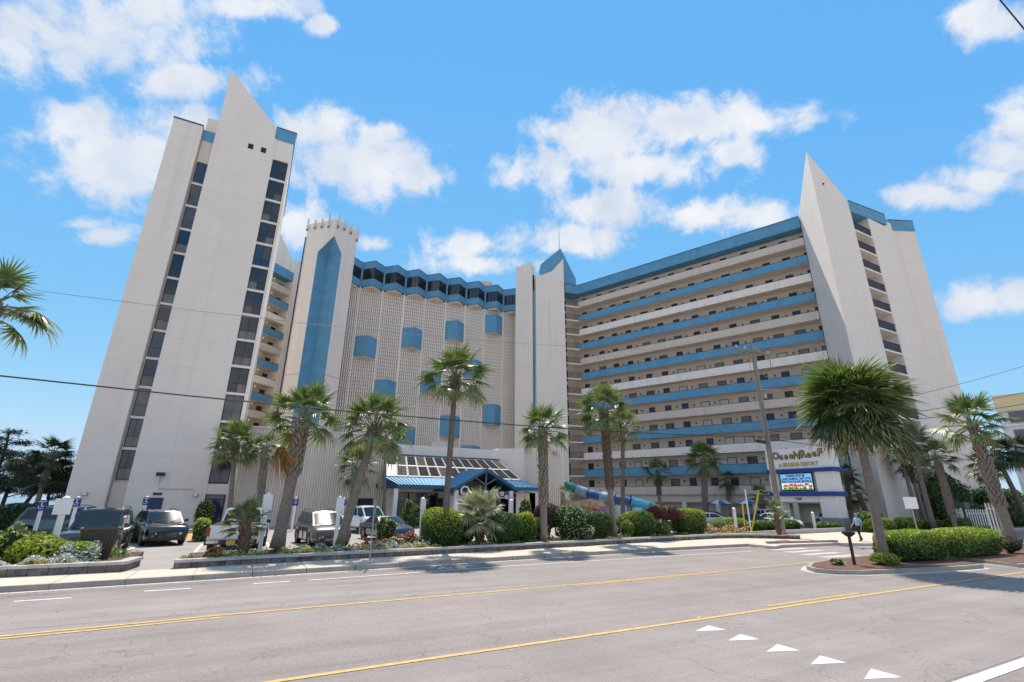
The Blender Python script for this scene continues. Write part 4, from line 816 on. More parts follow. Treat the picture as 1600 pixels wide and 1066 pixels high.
# kerbside metal sign seen edge-on
t=thing('street_sign','thin grey metal sign post seen edge-on, standing at the kerb','sign',(4.7,20.35,0),R_(65))
m=MB(); m.box(-.03,.03,-.02,.02,0,2.25); part(t,'post',m.mesh('post',metalg)); m=MB(); m.box(-.17,.17,-.035,-.022,1.75,2.3); part(t,'plate',m.mesh('plate',metalg))
t=thing('street_sign','blank backed white street sign on a grey post behind the median hedge','sign',(50.2,21.9,0),R_(-62))
m=MB(); m.box(-.04,.04,-.03,.03,0,3.0); part(t,'post',m.mesh('post',metalg)); m=MB(); m.box(-.45,.45,-.05,-.032,1.95,2.9); part(t,'plate',m.mesh('plate',board))
def bollard(x,y,z,h,label,s=1):
    t=thing('bollard_light',label,'bollard light',(x,y,z),R_(-30))
    m=MB(); m.tube([(0,0,0),(0,0,h)],.06*s,10); part(t,'post',m.mesh('post',blackm))
    m=MB(); m.tube([(0,0,h),(0,0,h+.12),(0,0,h+.16)],[.10*s,.24*s,.25*s],12); m.tube([(0,0,h+.16),(0,0,h+.19)],.20*s,12); part(t,'head',m.mesh('head',blackm))
bollard(21.95,12.0,.02,1.05,'black bollard light with a flat head on the near tip of the median')
t=thing('lamp_post','black lamp post with a box head in front of the white picket fence','lamp post',(46.0,16.9,0),0)
m=MB(); m.tube([(0,0,0),(0,0,2.1)],.09,8); part(t,'post',m.mesh('post',blackm)); m=MB(); m.box(-.55,.35,-.3,.3,2.1,2.5); part(t,'head',m.mesh('head',blackm))
t=thing('lamp_post','tall slim dark lamp pole left of the right hand palms','lamp post',(56.0,28.3-4,0),0)
m=MB(); m.tube([(0,0,0),(0,0,5.6)],[.11,.08],8); m.box(-.9,.1,-.12,.12,5.55,5.68); part(t,'pole',m.mesh('pole',mat('dark_pole',(.12,.12,.12),.5)))
# hydrant-ish utility marker posts
for (xb,yb_,xt,yt,zt,c,lb) in ((34.1,26.1,34.2,26.1,2.35,'y','yellow guy wire guard rising left of the utility pole, the shorter one'),(34.45,25.9,35.0,25.1,3.25,'y','yellow guy wire guard leaning right, next to the utility pole'),(34.4,25.8,34.2,25.7,3.3,'w','white cable marker pole between the two yellow guards')):
    t=thing('guy_guard',lb,'cable guard',(xb,yb_,0)); m=MB(); m.tube([(0,0,0),(xt-xb,yt-yb_,zt)],.055,6)
    part(t,'guard',m.mesh('guard',mat('guard_yellow',(.75,.52,.02),.5) if c=='y' else wpost))
# picket fence
def pickets(a,c,h,label):
    a=Vector(a);c=Vector(c); t=thing('picket_fence',label,'fence',(a.x,a.y,0)); L=(c-a).length; d=(c-a)/L; n=int(L/.16); rzv=math.atan2(d.y,d.x)
    m=MB(); m.box(-.045,.045,-.012,.012,.05,h); m.add([(-.045,-.012,h),(.045,-.012,h),(0,-.012,h+.07),(-.045,.012,h),(.045,.012,h),(0,.012,h+.07)],[(0,1,2),(5,4,3),(0,2,5,3),(2,1,4,5)]); pm=m.mesh('picket',wpost)
    for i in range(n): p=d*(i*.16); part(t,'picket',pm,(p.x,p.y,0),(0,0,rzv))
    m=MB(); m.box(0,L,.013,.05,.35,.43); m.box(0,L,.013,.05,h-.35,h-.27); part(t,'rail',m.mesh('rail',wpost),rot=(0,0,rzv))
pickets((58.0,22.0),(58.9,19.9),1.9,'white picket fence behind the lamp post with the box head')
pickets((44.2,15.0),(44.5,14.35),2.4,'white fence end standing right behind the leaning median palm')
# utility pole and cables
UP=thing('utility_pole','weathered wooden utility pole with a crossarm standing before the galleries','utility pole',(35.0,23.73,0))
wd=mat('weathered_wood',(.30,.27,.21),.9,var=.4,vs=2,bump=.6,bs=20,stretch=(3,3,.25))
m=MB(); m.tube([(35.02,23.7,0),(35.0,23.73,7),(34.97,23.78,14.6)],[.23,.19,.14],12); m.build('pole_shaft',wd,UP)
m=MB(); ca=Vector((.80,.0,0)); 
p0=Vector((33.5,24.3,14.2)); p1=Vector((36.3,23.2,13.75)); m.slabpoly([p0,p1,p1+Vector((0,0,.16)),p0+Vector((0,0,.16))],(.04,.12,0)); p0=Vector((34.4,22.9,13.9)); p1=Vector((35.9,24.2,13.95)); m.slabpoly([p0,p1,p1+Vector((0,0,.12)),p0+Vector((0,0,.12))],(.1,-.1,0)); m.tube([(34.2,24.0,14.1),(34.95,23.75,13.3)],.04,5); m.build('crossarm',wd,UP)
m=MB()
for f in (.05,.3,.5,.7,.95): p=Vector((33.5,24.3,14.36)).lerp(Vector((36.3,23.2,13.91)),f); m.tube([p,p+Vector((0,0,.10)),p+Vector((0,0,.24))],[.05,.08,.04],6)
m.build('insulator',mat('insulator_grey',(.55,.53,.5),.3),UP)
m=MB(); m.tube([(35.1,23.6,12.4),(35.6,23.4,11.9),(36.1,23.25,12.3),(36.2,23.2,13.3),(36.0,23.3,13.8)],.03,5); m.tube([(34.5,23.9,13.8),(34.6,23.9,11.2),(34.5,23.9,9.6)],.018,4); m.tube([(34.95,23.5,0),(34.85,23.52,9.8)],.045,5); m.build('jumper_cable',mat('cable_grey',(.2,.2,.2),.6),UP)
m=MB(); m.tube([(35.35,23.6,10.2),(35.35,23.6,10.55)],.16,8); m.tube([(35.1,23.7,10.9),(36.6,23.0,10.85)],.035,5); m.build('streetlight_arm',metalg,UP)
cab=mat('cable_black',(.02,.02,.022),.6)
def cable(pts,r,label,mt_=cab):
    m=MB(); m.tube(pts,r,5); o=m.build('overhead_cable',mt_); setp(o,label,'cable','cables strung from the utility pole'); return o
def sag(a,c,s,n=14):
    a=Vector(a);c=Vector(c); return [a.lerp(c,i/n)-Vector((0,0,4*s*(i/n)*(1-i/n))) for i in range(n+1)]
cable(sag((-40,19.7,7.6),(34.9,23.7,7.15),1.35),.028,'thick black cable sagging across the whole left half of the picture')
cable(sag((-40,19.7,9.5),(35,23.7,14.2),2.4,18),.010,'hair thin upper wire crossing the white tall tower',mat('cable_grey',(.2,.2,.2)))
for z,zr,lb in ((8.0,14.6,'topmost wire at the right edge'),(7.7,12.3,'second wire down at the right edge'),(7.5,11.3,'third wire down at the right edge'),(7.2,8.1,'fourth wire down in front of the lilac building'),(7.0,5.9,'lowest wire in front of the orange building')):
    cable(sag((35.05,23.7,z),(66,12.8,zr+(zr-z)*.22),.5),.016 if zr>14 else .024,lb)
m=MB(); m.tube([(33.6,23.6,6.75),(34.6,23.7,6.72)],.13,8); o=m.build('cable_splice',blackm); setp(o,'black splice case hanging on the cables at the utility pole','splice case')
cable([(13.3,2.6,16.5),(13.88,1.82,13.62),(13.9,1.67,12.55),(13.95,.9,7.0)],.016,'short black wire cutting the upper right corner')
# ---------------------------------------------------------------- vehicles
tyre=mat('tyre_rubber',(.018,.018,.018),.85); rimm=mat('alloy_rim',(.38,.38,.39),.3,metal=.85); chrome=mat('chrome',(.62,.62,.62),.12,metal=1)
carglass=mat('car_glass',(.014,.02,.022),.10,spec=.5); lensr=mat('tail_lens',(.32,.01,.012),.15,coat=.6); lensw=mat('head_lens',(.55,.56,.55),.1,spec=1,coat=1); trim=mat('black_trim',(.02,.02,.021),.5)
def paint(n,c,met=.35,r=.28): return mat(n,c,r,metal=met,coat=1,spec=.6)
def lerp3(a,b,t): return Vector(a).lerp(Vector(b),t)
def wheel_meshes(r,w):
    t=MB(); n=28; prof=[(r*.62,-w/2),(r*.93,-w/2),(r,-w*.36),(r,w*.36),(r*.93,w/2),(r*.62,w/2)]
    vs=[];fs=[];k=len(prof)
    for i in range(n):
        a=2*PI*i/n
        for (q,y) in prof: vs.append((q*math.cos(a),y,q*math.sin(a)))
    for i in range(n):
        for j in range(k-1): fs.append((i*k+j,i*k+j+1,((i+1)%n)*k+j+1,((i+1)%n)*k+j))
    t.add(vs,fs); tm=t.mesh('tyre',tyre)
    m=MB(); m.cyl((0,-w*.34,0),r*.13,w*.7,12,'y'); 
    for i in range(6):
        a=2*PI*i/6; c,s=math.cos(a),math.sin(a); 
        for y in (-w*.38,w*.3):
            p=[(c*r*.08-s*r*.09,y,s*r*.08+c*r*.09),(c*r*.08+s*r*.09,y,s*r*.08-c*r*.09),(c*r*.6+s*r*.12,y,s*r*.6-c*r*.12),(c*r*.6-s*r*.12,y,s*r*.6+c*r*.12)]
            m.slabpoly(p,(0,w*.08,0))
    vs=[];fs=[]
    for i in range(n):
        a=2*PI*i/n
        for (q,y) in ((r*.63,-w*.45),(r*.56,-w*.4),(r*.56,w*.4),(r*.63,w*.45)): vs.append((q*math.cos(a),y,q*math.sin(a)))
    for i in range(n):
        for j in range(3): fs.append((i*4+j,((i+1)%n)*4+j,((i+1)%n)*4+j+1,i*4+j+1))
    m.add(vs,fs); return tm,m.mesh('rim',rimm)
WM=wheel_meshes(.37,.24)
def car(label,x,y,yaw,kind,pm,group='vehicles parked in the hotel lot',L=4.8,Wd=1.9,Hh=1.7,cat='car',z=0,detail=True,plate=None,name='parked_car',badge=None,hazard=None):
    t=thing(name,label,cat,(x,y,z),yaw,group)
    hw=Wd/2; zc=.24
    # deck profile (x along length, front = +x)
    if kind=='suv': D=[(-L/2,.78),(-L/2+.12,1.02),(-L*.44,1.08),(L*.24,1.10),(L*.28,1.06),(L*.40,1.0),(L*.465,.90),(L/2,.66)]; cab=(-L*.475,-L*.40,L*.12,L*.27); bh=1.07
    elif kind=='sedan': D=[(-L/2,.62),(-L*.49,.92),(-L*.34,1.0),(L*.2,.97),(L*.40,.84),(L*.47,.74),(L/2,.55)]; cab=(-L*.37,-L*.20,L*.06,L*.235); bh=.93
    elif kind=='van': D=[(-L/2,.8),(-L*.49,1.02),(L*.28,1.08),(L*.40,.98),(L*.465,.86),(L/2,.62)]; cab=(-L*.48,-L*.42,L*.12,L*.33); bh=1.05
    else: D=[(-L/2,1.10),(-L/2+.05,1.20),(-L*.05,1.20),(-L*.02,1.12),(L*.26,1.14),(L*.40,1.08),(L*.47,1.0),(L/2,.80)]; cab=(-L*.075,-L*.045,L*.13,L*.245); bh=1.13
    if kind=='pickup': zc=.42
    wr=.37 if kind!='pickup' else .40; wx=(L*.305,-L*.29); Rw=wr+.09
    dx=[p[0] for p in D]; dz=[p[1] for p in D]
    xs=sorted(set([round(-L/2+L*i/56,4) for i in range(57)])); m=MB(); ring=[]
    for x_ in xs:
        zt=float(np.interp(x_,dx,dz)); e=min(1,(L/2-abs(x_))/.42); tw=hw*(.86+.14*math.sin(e*PI/2)) if e<1 else hw
        zl=zc+ (0.10*(1-e)); za=0
        for wc in wx:
            q=Rw*Rw-(x_-wc)**2
            if q>0: za=max(za,wr-.02+math.sqrt(q))
        z1=max(zl,za); z2=max(zl+.14,za+.01); z3=max((zl+zt)*.52,z2+.02)
        z3=min(z3,zt-.10)
        ring.append([(x_,tw*.80,zl),(x_,tw*.95,z1),(x_,tw*.985,z2),(x_,tw,z3),(x_,tw*.985,zt-.13),(x_,tw*.93,zt-.03),(x_,tw*.80,zt+.0),(x_,tw*.4,zt+.025),(x_,0,zt+.03)])
    k=9; n=len(xs)
    for s in (1,-1):
        vs=[(p[0],p[1]*s,p[2]) for r in ring for p in r]; fs=[]
        for i in range(n-1):
            for j in range(k-1):
                q=(i*k+j,(i+1)*k+j,(i+1)*k+j+1,i*k+j+1); fs.append(q if s>0 else q[::-1])
        m.add(vs,fs)
    for e in (0,n-1):
        r=ring[e]; pts=r+[(p[0],-p[1],p[2]) for p in r[::-1][1:]]; m.add(pts,[tuple(range(len(pts)))])
    body=m.mesh('body',pm,True); part(t,'body',body)
    m=MB(); m.box(-L/2+.15,L/2-.15,-hw*.86,hw*.86,zc+.02,zc+.3); part(t,'underbody',m.mesh('underbody',trim))
    # cabin
    xb0,xr0,xr1,xb1=cab; wb=hw*.90; wr_=hw*.74; zr=Hh
    m=MB(); NX=6
    def roofz(f,g): return zr-.05*(2*f-1)**2-.06*g*g
    lows=[(xb0,wb),(xb1,wb*.96)]
    B=lambda sx,sy:(xb0 if sx==0 else xb1, sy*wb*(1 if sx==0 else .97), bh-.03)
    T=lambda f,g:(xr0+(xr1-xr0)*f, g*wr_, roofz(f,abs(g)))
    vs=[];fs=[]
    gs=[-1,-.8,-.4,0,.4,.8,1]; fz=[0,.2,.4,.6,.8,1]
    for f in fz:
        for g in gs: vs.append(T(f,g))
    K=len(gs)
    for i in range(len(fz)-1):
        for j in range(K-1): fs.append((i*K+j,(i+1)*K+j,(i+1)*K+j+1,i*K+j+1))
    m.add(vs,fs)
    for s in (-1,1):
        side=[T(f,s) for f in fz]; bot=[lerp3(B(0,s),B(1,s),f) for f in fz]
        m.add([tuple(p) for p in bot]+side,[(i,i+1,len(fz)+i+1,len(fz)+i) for i in range(len(fz)-1)])
    fr_=[T(1,g) for g in gs]; lo=[lerp3(B(1,-1),B(1,1),(g+1)/2)+Vector((.10*(1-g*g),0,0)) for g in gs]
    m.add([tuple(p) for p in lo]+fr_,[(i,i+1,K+i+1,K+i) for i in range(K-1)])
    rr_=[T(0,g) for g in gs]; lo2=[lerp3(B(0,-1),B(0,1),(g+1)/2)-Vector((.04*(1-g*g),0,0)) for g in gs]
    m.add([tuple(p) for p in lo2]+rr_,[(i+1,i,K+i,K+i+1) for i in range(K-1)])
    part(t,'cabin',m.mesh('cabin',pm))
    def curved(lo,hi,off,g0,g1,v0,v1):
        P=[];n_=6
        for i in range(n_+1):
            g=g0+(g1-g0)*i/n_; idx=(g+1)/2
            def smp(row):
                for a in range(K-1):
                    if gs[a]<=g<=gs[a+1]: return Vector(row[a]).lerp(Vector(row[a+1]),(g-gs[a])/(gs[a+1]-gs[a]))
            a=smp(lo);b_=smp(hi); P.append((a.lerp(b_,v0)+Vector(off),a.lerp(b_,v1)+Vector(off)))
        return P
    for nm,lo_,hi_,off in (('windscreen',lo,fr_,(.012,0,.008)),('rear_window',lo2,rr_,(-.014,0,.006))):
        P=curved([tuple(p) for p in lo_],hi_,off,-.90,.90,.08 if nm=='windscreen' else .14,.90); g=MB(); vs=[tuple(p) for ab in P for p in ab]
        g.add(vs,[(2*i,2*i+2,2*i+3,2*i+1) if nm=='windscreen' else (2*i+2,2*i,2*i+1,2*i+3) for i in range(6)]); part(t,nm,g.mesh(nm,carglass,True))
    panes={'suv':[(.04,.30),(.34,.62),(.66,.97)],'van':[(.03,.28),(.31,.58),(.61,.97)],'sedan':[(.10,.50),(.53,.95)],'pickup':[(.06,.44),(.49,.96)]}[kind]
    for s in (-1,1):
        for a,c in panes:
            def P2(u_,v): p=lerp3(lerp3(B(0,s),B(1,s),u_),T(min(1,max(0,u_)),s),v); return tuple(p+Vector((0,s*.012,0)))
            q=[P2(a,.14),P2(c,.14),P2(c-.01,.88),P2(a+.01,.88)]
            if s>0: q=q[::-1]
            g=MB().add(q,[(0,1,2,3)]); part(t,'side_window',g.mesh('side_window',carglass))
        mm=MB(); mx_=xb1-.32; mm.hexa([(mx_-.07,s*(wb+.04),bh+.02),(mx_+.07,s*(wb+.04),bh+.02),(mx_+.09,s*(wb+.22),bh+.02),(mx_-.07,s*(wb+.22),bh+.02)],[(mx_-.07,s*(wb+.05),bh+.17),(mx_+.04,s*(wb+.05),bh+.17),(mx_+.05,s*(wb+.21),bh+.17),(mx_-.07,s*(wb+.21),bh+.17)]); part(t,'side_mirror',mm.mesh('side_mirror',pm if kind!='pickup' else trim))
        for i,xh in enumerate((.02*L,-.17*L) if kind!='pickup' else (.07*L,)):
            mm=MB(); mm.box(xh-.09,xh+.09,s*hw*.985-.012,s*hw*.985+.018,bh-.24,bh-.2); part(t,'door_handle',mm.mesh('door_handle',pm))
        for xd in ((.22*L,.02*L,-.19*L) if kind!='pickup' else (.2*L,-.06*L)):
            mm=MB(); mm.box(xd-.006,xd+.006,s*hw-.03,s*hw+.003,zc+.12,bh-.16); part(t,'door_seam',mm.mesh('door_seam',trim))
    for i,wc in enumerate(wx):
        for s in (-1,1):
            w=part(t,'wheel',WM[0],(wc,s*(hw-.125),wr)); w.scale=(wr/.37,1,wr/.37); w2=part(w,'rim',WM[1])
    zf=float(np.interp(L/2-.02,dx,dz))
    # front
    fx=L/2
    if kind!='pickup' or True:
        gm=MB(); gm.box(fx-.06,fx+.012,-hw*.42,hw*.42,zf-.26,zf-.06); gl=part(t,'grille',gm.mesh('grille',trim))
        gm=MB()
        for i in range(4): gm.box(fx+.013,fx+.02,-hw*.40,hw*.40,zf-.245+.048*i,zf-.232+.048*i)
        gm.box(fx+.0,fx+.022,-hw*.43,hw*.43,zf-.275,zf-.26); gm.box(fx+.0,fx+.022,-hw*.43,hw*.43,zf-.06,zf-.05); part(gl,'grille_bar',gm.mesh('grille_bar',chrome))
        if badge=='ring':
            gm=MB(); vs=[];fs=[]
            for i in range(16):
                a=2*PI*i/16
                for q in (1,.72): vs.append((fx+.028,.14*q*math.cos(a),zf-.155+.06*q*math.sin(a)))
            gm.add(vs,[(2*i,(2*i+2)%32,(2*i+3)%32,2*i+1) for i in range(16)]); gm.add([(fx+.027,-.02,zf-.19),(fx+.027,.02,zf-.19),(fx+.027,0,zf-.12)],[(0,1,2)]); part(gl,'emblem',gm.mesh('emblem',chrome))
        else:
            gm=MB(); gm.tube([(fx+.015,0,zf-.155),(fx+.028,0,zf-.155)],.06,10); part(gl,'emblem',gm.mesh('emblem',chrome))
        for s in (-1,1):
            gm=MB(); gm.hexa([(fx-.46,s*hw*.93,zf-.12),(fx-.02,s*hw*.48,zf-.17),(fx-.08,s*hw*.46,zf-.17),(fx-.5,s*hw*.85,zf-.12)],[(fx-.46,s*hw*.945,zf+.05),(fx-.03,s*hw*.50,zf-.02),(fx-.09,s*hw*.48,zf-.02),(fx-.5,s*hw*.86,zf+.05)]) ; 
            gm=MB(); q=[(fx-.02,s*hw*.46,zf-.15),(fx-.05,s*hw*.72,zf-.14),(fx-.30,s*hw*.955,zf-.05),(fx-.34,s*hw*.955,zf+.05),(fx-.10,s*hw*.74,zf-.0),(fx-.015,s*hw*.5,zf-.06)]; gm.slabpoly(q,(.035,s*.02,0)); hl=part(t,'headlight',gm.mesh('headlight',lensw))
            gm=MB(); gm.tube([(fx-.05,s*hw*.66,zc+.24),(fx+.0,s*hw*.66,zc+.24)],.07,10); part(t,'fog_light',gm.mesh('fog_light',lensw))
        gm=MB(); gm.box(fx-.1,fx+.016,-hw*.66,hw*.66,zc+.02,zc+.2); part(t,'air_intake',gm.mesh('air_intake',trim))
        gm=MB(); 
        for s in (-.35,.35): gm.tube([(xb1+.05,s-.25,bh+.02),(xb1-.12,s+.3,bh+.16)],.012,4)
        part(t,'wiper',gm.mesh('wiper',trim))
    # rear
    rx=-L/2; zr2=.9 if kind=='sedan' else 1.0
    for s in (-1,1):
        gm=MB()
        if kind=='pickup': gm.box(rx-.02,rx+.10,s*hw*.84 if s>0 else -hw*.985,hw*.985 if s>0 else -hw*.84,.78,1.14)
        else: gm.slabpoly([(rx-.005,s*hw*.62,zr2-.18),(rx+.03,s*hw*.88,zr2-.18),(rx+.05,s*hw*.88,zr2-.02),(rx-.0,s*hw*.62,zr2-.02)],(-.03,0,0))
        part(t,'taillight',gm.mesh('taillight',lensr))
    if kind=='pickup':
        gm=MB(); gm.box(-L/2+.1,-L*.09,-hw*.84,hw*.84,1.18,1.245); part(t,'bed_liner',gm.mesh('bed_liner',trim))
        gm=MB(); gm.box(rx-.03,rx+.05,-hw*.83,hw*.83,.66,1.22); tg=part(t,'tailgate',gm.mesh('tailgate',pm))
        gm=MB(); gm.box(rx-.045,rx-.03,-.12,.12,.98,1.10); part(tg,'tailgate_handle',gm.mesh('tailgate_handle',trim))
        if badge=='cross':
            gm=MB(); xq=rx-.042; gm.slabpoly([(xq,-.16,.86),(xq,-.12,.93),(xq,-.05,.93),(xq,-.05,.965),(xq,.06,.965),(xq,.06,.93),(xq,.14,.93),(xq,.17,.86),(xq,.07,.86),(xq,.07,.825),(xq,-.04,.825),(xq,-.04,.86)][::-1],(.012,0,0)); part(tg,'emblem',gm.mesh('emblem',mat('gold_emblem',(.55,.36,.08),.3,metal=.6)))
        gm=MB(); gm.box(rx-.14,rx+.1,-hw*.97,hw*.97,.44,.63); bp=part(t,'rear_bumper',gm.mesh('rear_bumper',trim)); 
        gm=MB(); gm.box(rx-.16,rx-.14,-.17,.17,.46,.62); part(bp,'licence_plate',gm.mesh('licence_plate',mat('orange_plate',(.7,.35,.05),.5)))
        gm=MB(); gm.box(rx-.15,rx-.05,hw*.45,hw*.9,.5,.62); gm.box(rx-.15,rx-.05,-hw*.9,-hw*.45,.5,.62); part(bp,'bumper_cap',gm.mesh('bumper_cap',chrome))
        gm=MB(); gm.box(xr0-.02,xr0+.06,-.2,.2,Hh-.06,Hh+.01); part(t,'brake_light',gm.mesh('brake_light',lensr))
        gm=MB(); gm.box(xb0-.035,xb0-.03,hw*.35,hw*.62,1.55,1.66); part(t,'window_sticker',gm.mesh('window_sticker',mat('sticker_yellow',(.7,.6,.05),.5)))
    else:
        gm=MB(); gm.box(rx-.03,rx+.05,-hw*.8,hw*.8,.38,.58); part(t,'rear_bumper',gm.mesh('rear_bumper',trim)); gm=MB(); gm.box(rx-.035,rx+.02,-.16,.16,.66,.8); part(t,'licence_plate',gm.mesh('licence_plate',wpost))
    if kind in('suv','van'):
        for s in (-1,1): gm=MB(); gm.tube([(xr0+.1,s*wr_*.9,Hh-.09),(xr0+.3,s*wr_*.9,Hh+.02),(xr1-.3,s*wr_*.9,Hh+.02),(xr1-.1,s*wr_*.9,Hh-.09)],.018,5); part(t,'roof_rail',gm.mesh('roof_rail',trim))
    return t
pblack=paint('black_paint',(.012,.012,.014),.3,.2); pmaroon=paint('black_maroon_paint',(.016,.011,.018),.4,.2); pgrey=paint('grey_brown_paint',(.10,.09,.088),.5,.3); pnavy=paint('navy_paint',(.018,.028,.065),.4,.25)
pwhite=paint('white_car_paint',(.78,.78,.78),0,.3); psilver=paint('silver_paint',(.45,.47,.5),.6,.3); pteal=paint('teal_paint',(.03,.07,.075),.4,.25)
ang=lambda dx_,dy_: math.atan2(dy_,dx_)
car('large black SUV parked nose to the flower bed at the far left of the lot',-5.35,28.9,ang(.04,-1),'suv',pblack,L=5.2,Wd=2.0,Hh=1.88)
car('glossy dark crossover with a chrome grille facing the street, right of the black SUV',-3.75,33.7,ang(.30,-1),'suv',pmaroon,L=4.9,Wd=1.95,Hh=1.70,badge='ring')
car('white pickup truck seen from behind its tailgate, at the left end of the long planter',.22,28.2,ang(.12,1),'pickup',pwhite,L=5.8,Wd=2.05,Hh=1.93,cat='pickup truck',name='pickup_truck',badge='cross')
car('grey brown minivan facing the street between two leaning palm trunks',4.1,29.6,ang(.10,-1),'van',pgrey,L=5.0,Wd=1.98,Hh=1.76,cat='minivan')
car('white pickup truck facing the street behind the navy sedan near the lobby',8.2,38.6,ang(.42,-1),'pickup',pwhite,L=5.6,Wd=2.0,Hh=1.9,cat='pickup truck',name='pickup_truck')
car('low navy blue sedan half hidden behind the red flowers and thin kerb sign',8.0,31.2,ang(.15,-1),'sedan',pnavy,L=4.7,Wd=1.85,Hh=1.42)
car('dark teal SUV at the left edge behind the two wheelchair signs',-8.2,36.8,ang(1,-.5),'suv',pteal,L=4.9,Wd=1.95,Hh=1.85)
car('white sedan mostly hidden by the white flowering shrub',20.3,29.3,ang(-.5,-1),'sedan',pwhite,L=4.7,Wd=1.85,Hh=1.45)
car('navy blue car parked behind the purple leaved shrub',26.8,29.8,ang(.3,-1),'sedan',pnavy,L=4.6,Wd=1.85,Hh=1.50)
car('grey crossover partly hidden behind the purple leaved shrub trunk',30.0,30.9,ang(.1,-1),'suv',pgrey,L=4.6,Wd=1.85,Hh=1.6)
car('silver sedan seen side on behind the white flowers, left of the yellow guards',39.6,34.6,ang(-.75,.55),'sedan',psilver,L=4.9,Wd=1.85,Hh=1.42)
car('black sedan behind the silver sedan under the gallery wing',44.5,38.6,ang(-.75,.55),'sedan',pblack,L=4.9,Wd=1.85,Hh=1.50)
car('black car with red tail lamp just left of the utility pole',39.6,30.3,ang(-.8,.5),'sedan',pblack,L=4.8,Wd=1.85,Hh=1.48)
car('white sedan with chrome grille in front of the monument sign opening',45.3,31.0,ang(-.3,-.95),'sedan',pwhite,L=4.8,Wd=1.85,Hh=1.46)
car('white SUV behind the white sedan, seen through the monument sign opening',50.2,35.2,ang(-.5,-.85),'suv',pwhite,L=4.8,Wd=1.9,Hh=1.72)
car('white hatchback peeking out right of the monument sign plinth',54.6,31.2,ang(-.6,-.8),'sedan',pwhite,L=4.4,Wd=1.8,Hh=1.5)
# ---------------------------------------------------------------- person
def person(x,y,rz):
    t=thing('person','man in light blue shirt and black trousers walking beyond the median','person',(x,y,0),rz)
    J={'pel':(0,0,.95,.15,.12),'ab':(0,0,1.10,.145,.11),'ch':(0,0,1.32,.17,.12),'nk':(0.01,0,1.48,.065,.06),'hd0':(.02,0,1.56,.07,.085),'hd':(.02,0,1.66,.088,.105),'hdt':(.02,0,1.74,.06,.075),
       'hl':(.02,.09,.90,.095,.09),'kl':(.12,.09,.50,.06,.06),'al':(.10,.09,.10,.045,.045),'tl':(.26,.10,.04,.035,.045),
       'hr':(-.01,-.09,.90,.095,.09),'kr':(-.02,-.09,.50,.06,.06),'ar':(-.22,-.09,.14,.045,.045),'tr':(-.10,-.10,.035,.035,.045),
       'sl':(0,.19,1.40,.06,.06),'el':(-.08,.25,1.13,.042,.042),'wl':(.04,.26,.90,.03,.03),'ml':(.07,.26,.82,.03,.045),
       'sr':(0,-.19,1.40,.06,.06),'er':(.04,-.25,1.13,.042,.042),'wr':(.22,-.24,.98,.03,.03),'mr':(.28,-.23,.93,.03,.045)}
    E=[('pel','ab'),('ab','ch'),('ch','nk'),('nk','hd0'),('hd0','hd'),('hd','hdt'),('pel','hl'),('hl','kl'),('kl','al'),('al','tl'),('pel','hr'),('hr','kr'),('kr','ar'),('ar','tr'),('ch','sl'),('sl','el'),('el','wl'),('wl','ml'),('ch','sr'),('sr','er'),('er','wr'),('wr','mr')]
    ks=list(J); me=bpy.data.meshes.new('body'); me.from_pydata([J[k][:3] for k in ks],[(ks.index(a),ks.index(c)) for a,c in E],[])
    o=bpy.data.objects.new('tmp',me); COL.objects.link(o); sk=o.modifiers.new('s','SKIN'); 
    for i,k in enumerate(ks): me.skin_vertices[0].data[i].radius=(J[k][3],J[k][4]); me.skin_vertices[0].data[i].use_root=(k=='pel')
    ss=o.modifiers.new('u','SUBSURF'); ss.levels=2; ss.render_levels=2
    dg=bpy.context.evaluated_depsgraph_get(); bm_=bpy.data.meshes.new_from_object(o.evaluated_get(dg)); bpy.data.objects.remove(o)
    skin=mat('skin',(.42,.24,.17),.6); shirt=mat('light_blue_shirt',(.30,.50,.66),.8); pants=mat('black_trousers',(.015,.015,.018),.8); hair=mat('grey_hair',(.22,.19,.17),.8)
    bm_.materials.clear()
    for q in (skin,shirt,pants,hair,blackm): bm_.materials.append(q)
    for p in bm_.polygons:
        c=p.center; mi=0
        if c.z<.07: mi=4
        elif c.z<.97 and abs(c.y)<.21 : mi=2
        elif c.z<1.46 and not (abs(c.y)>.20 and c.z<1.17): mi=1
        if c.z>1.66 and (c.x<.03 or c.z>1.74): mi=3
        p.material_index=mi; p.use_smooth=True
    part(t,'body',bm_)
    m=MB(); m.box(.105,.125,-.02,.02,1.62,1.66); m.box(.085,.10,-.045,-.02,1.665,1.68); m.box(.085,.10,.02,.045,1.665,1.68); part(t,'face_features',m.mesh('face_features',skin))
    for s,(hx,hy,hz) in ((1,(.08,.26,.80)),(-1,(.30,-.23,.91))):
        m=MB()
        for i in range(4): y_=hy+(i-1.5)*.018; m.tube([(hx,y_,hz),(hx+.02,y_,hz-.05),(hx+.015,y_,hz-.085+.006*abs(i-1.5))],[.010,.009,.007],6)
        m.tube([(hx+.0,hy-s*.03,hz+.03),(hx+.03,hy-s*.045,hz-.01)],[.011,.008],6); part(t,'fingers',m.mesh('fingers',skin))
    return t
person(35.75,18.85,R_(165))
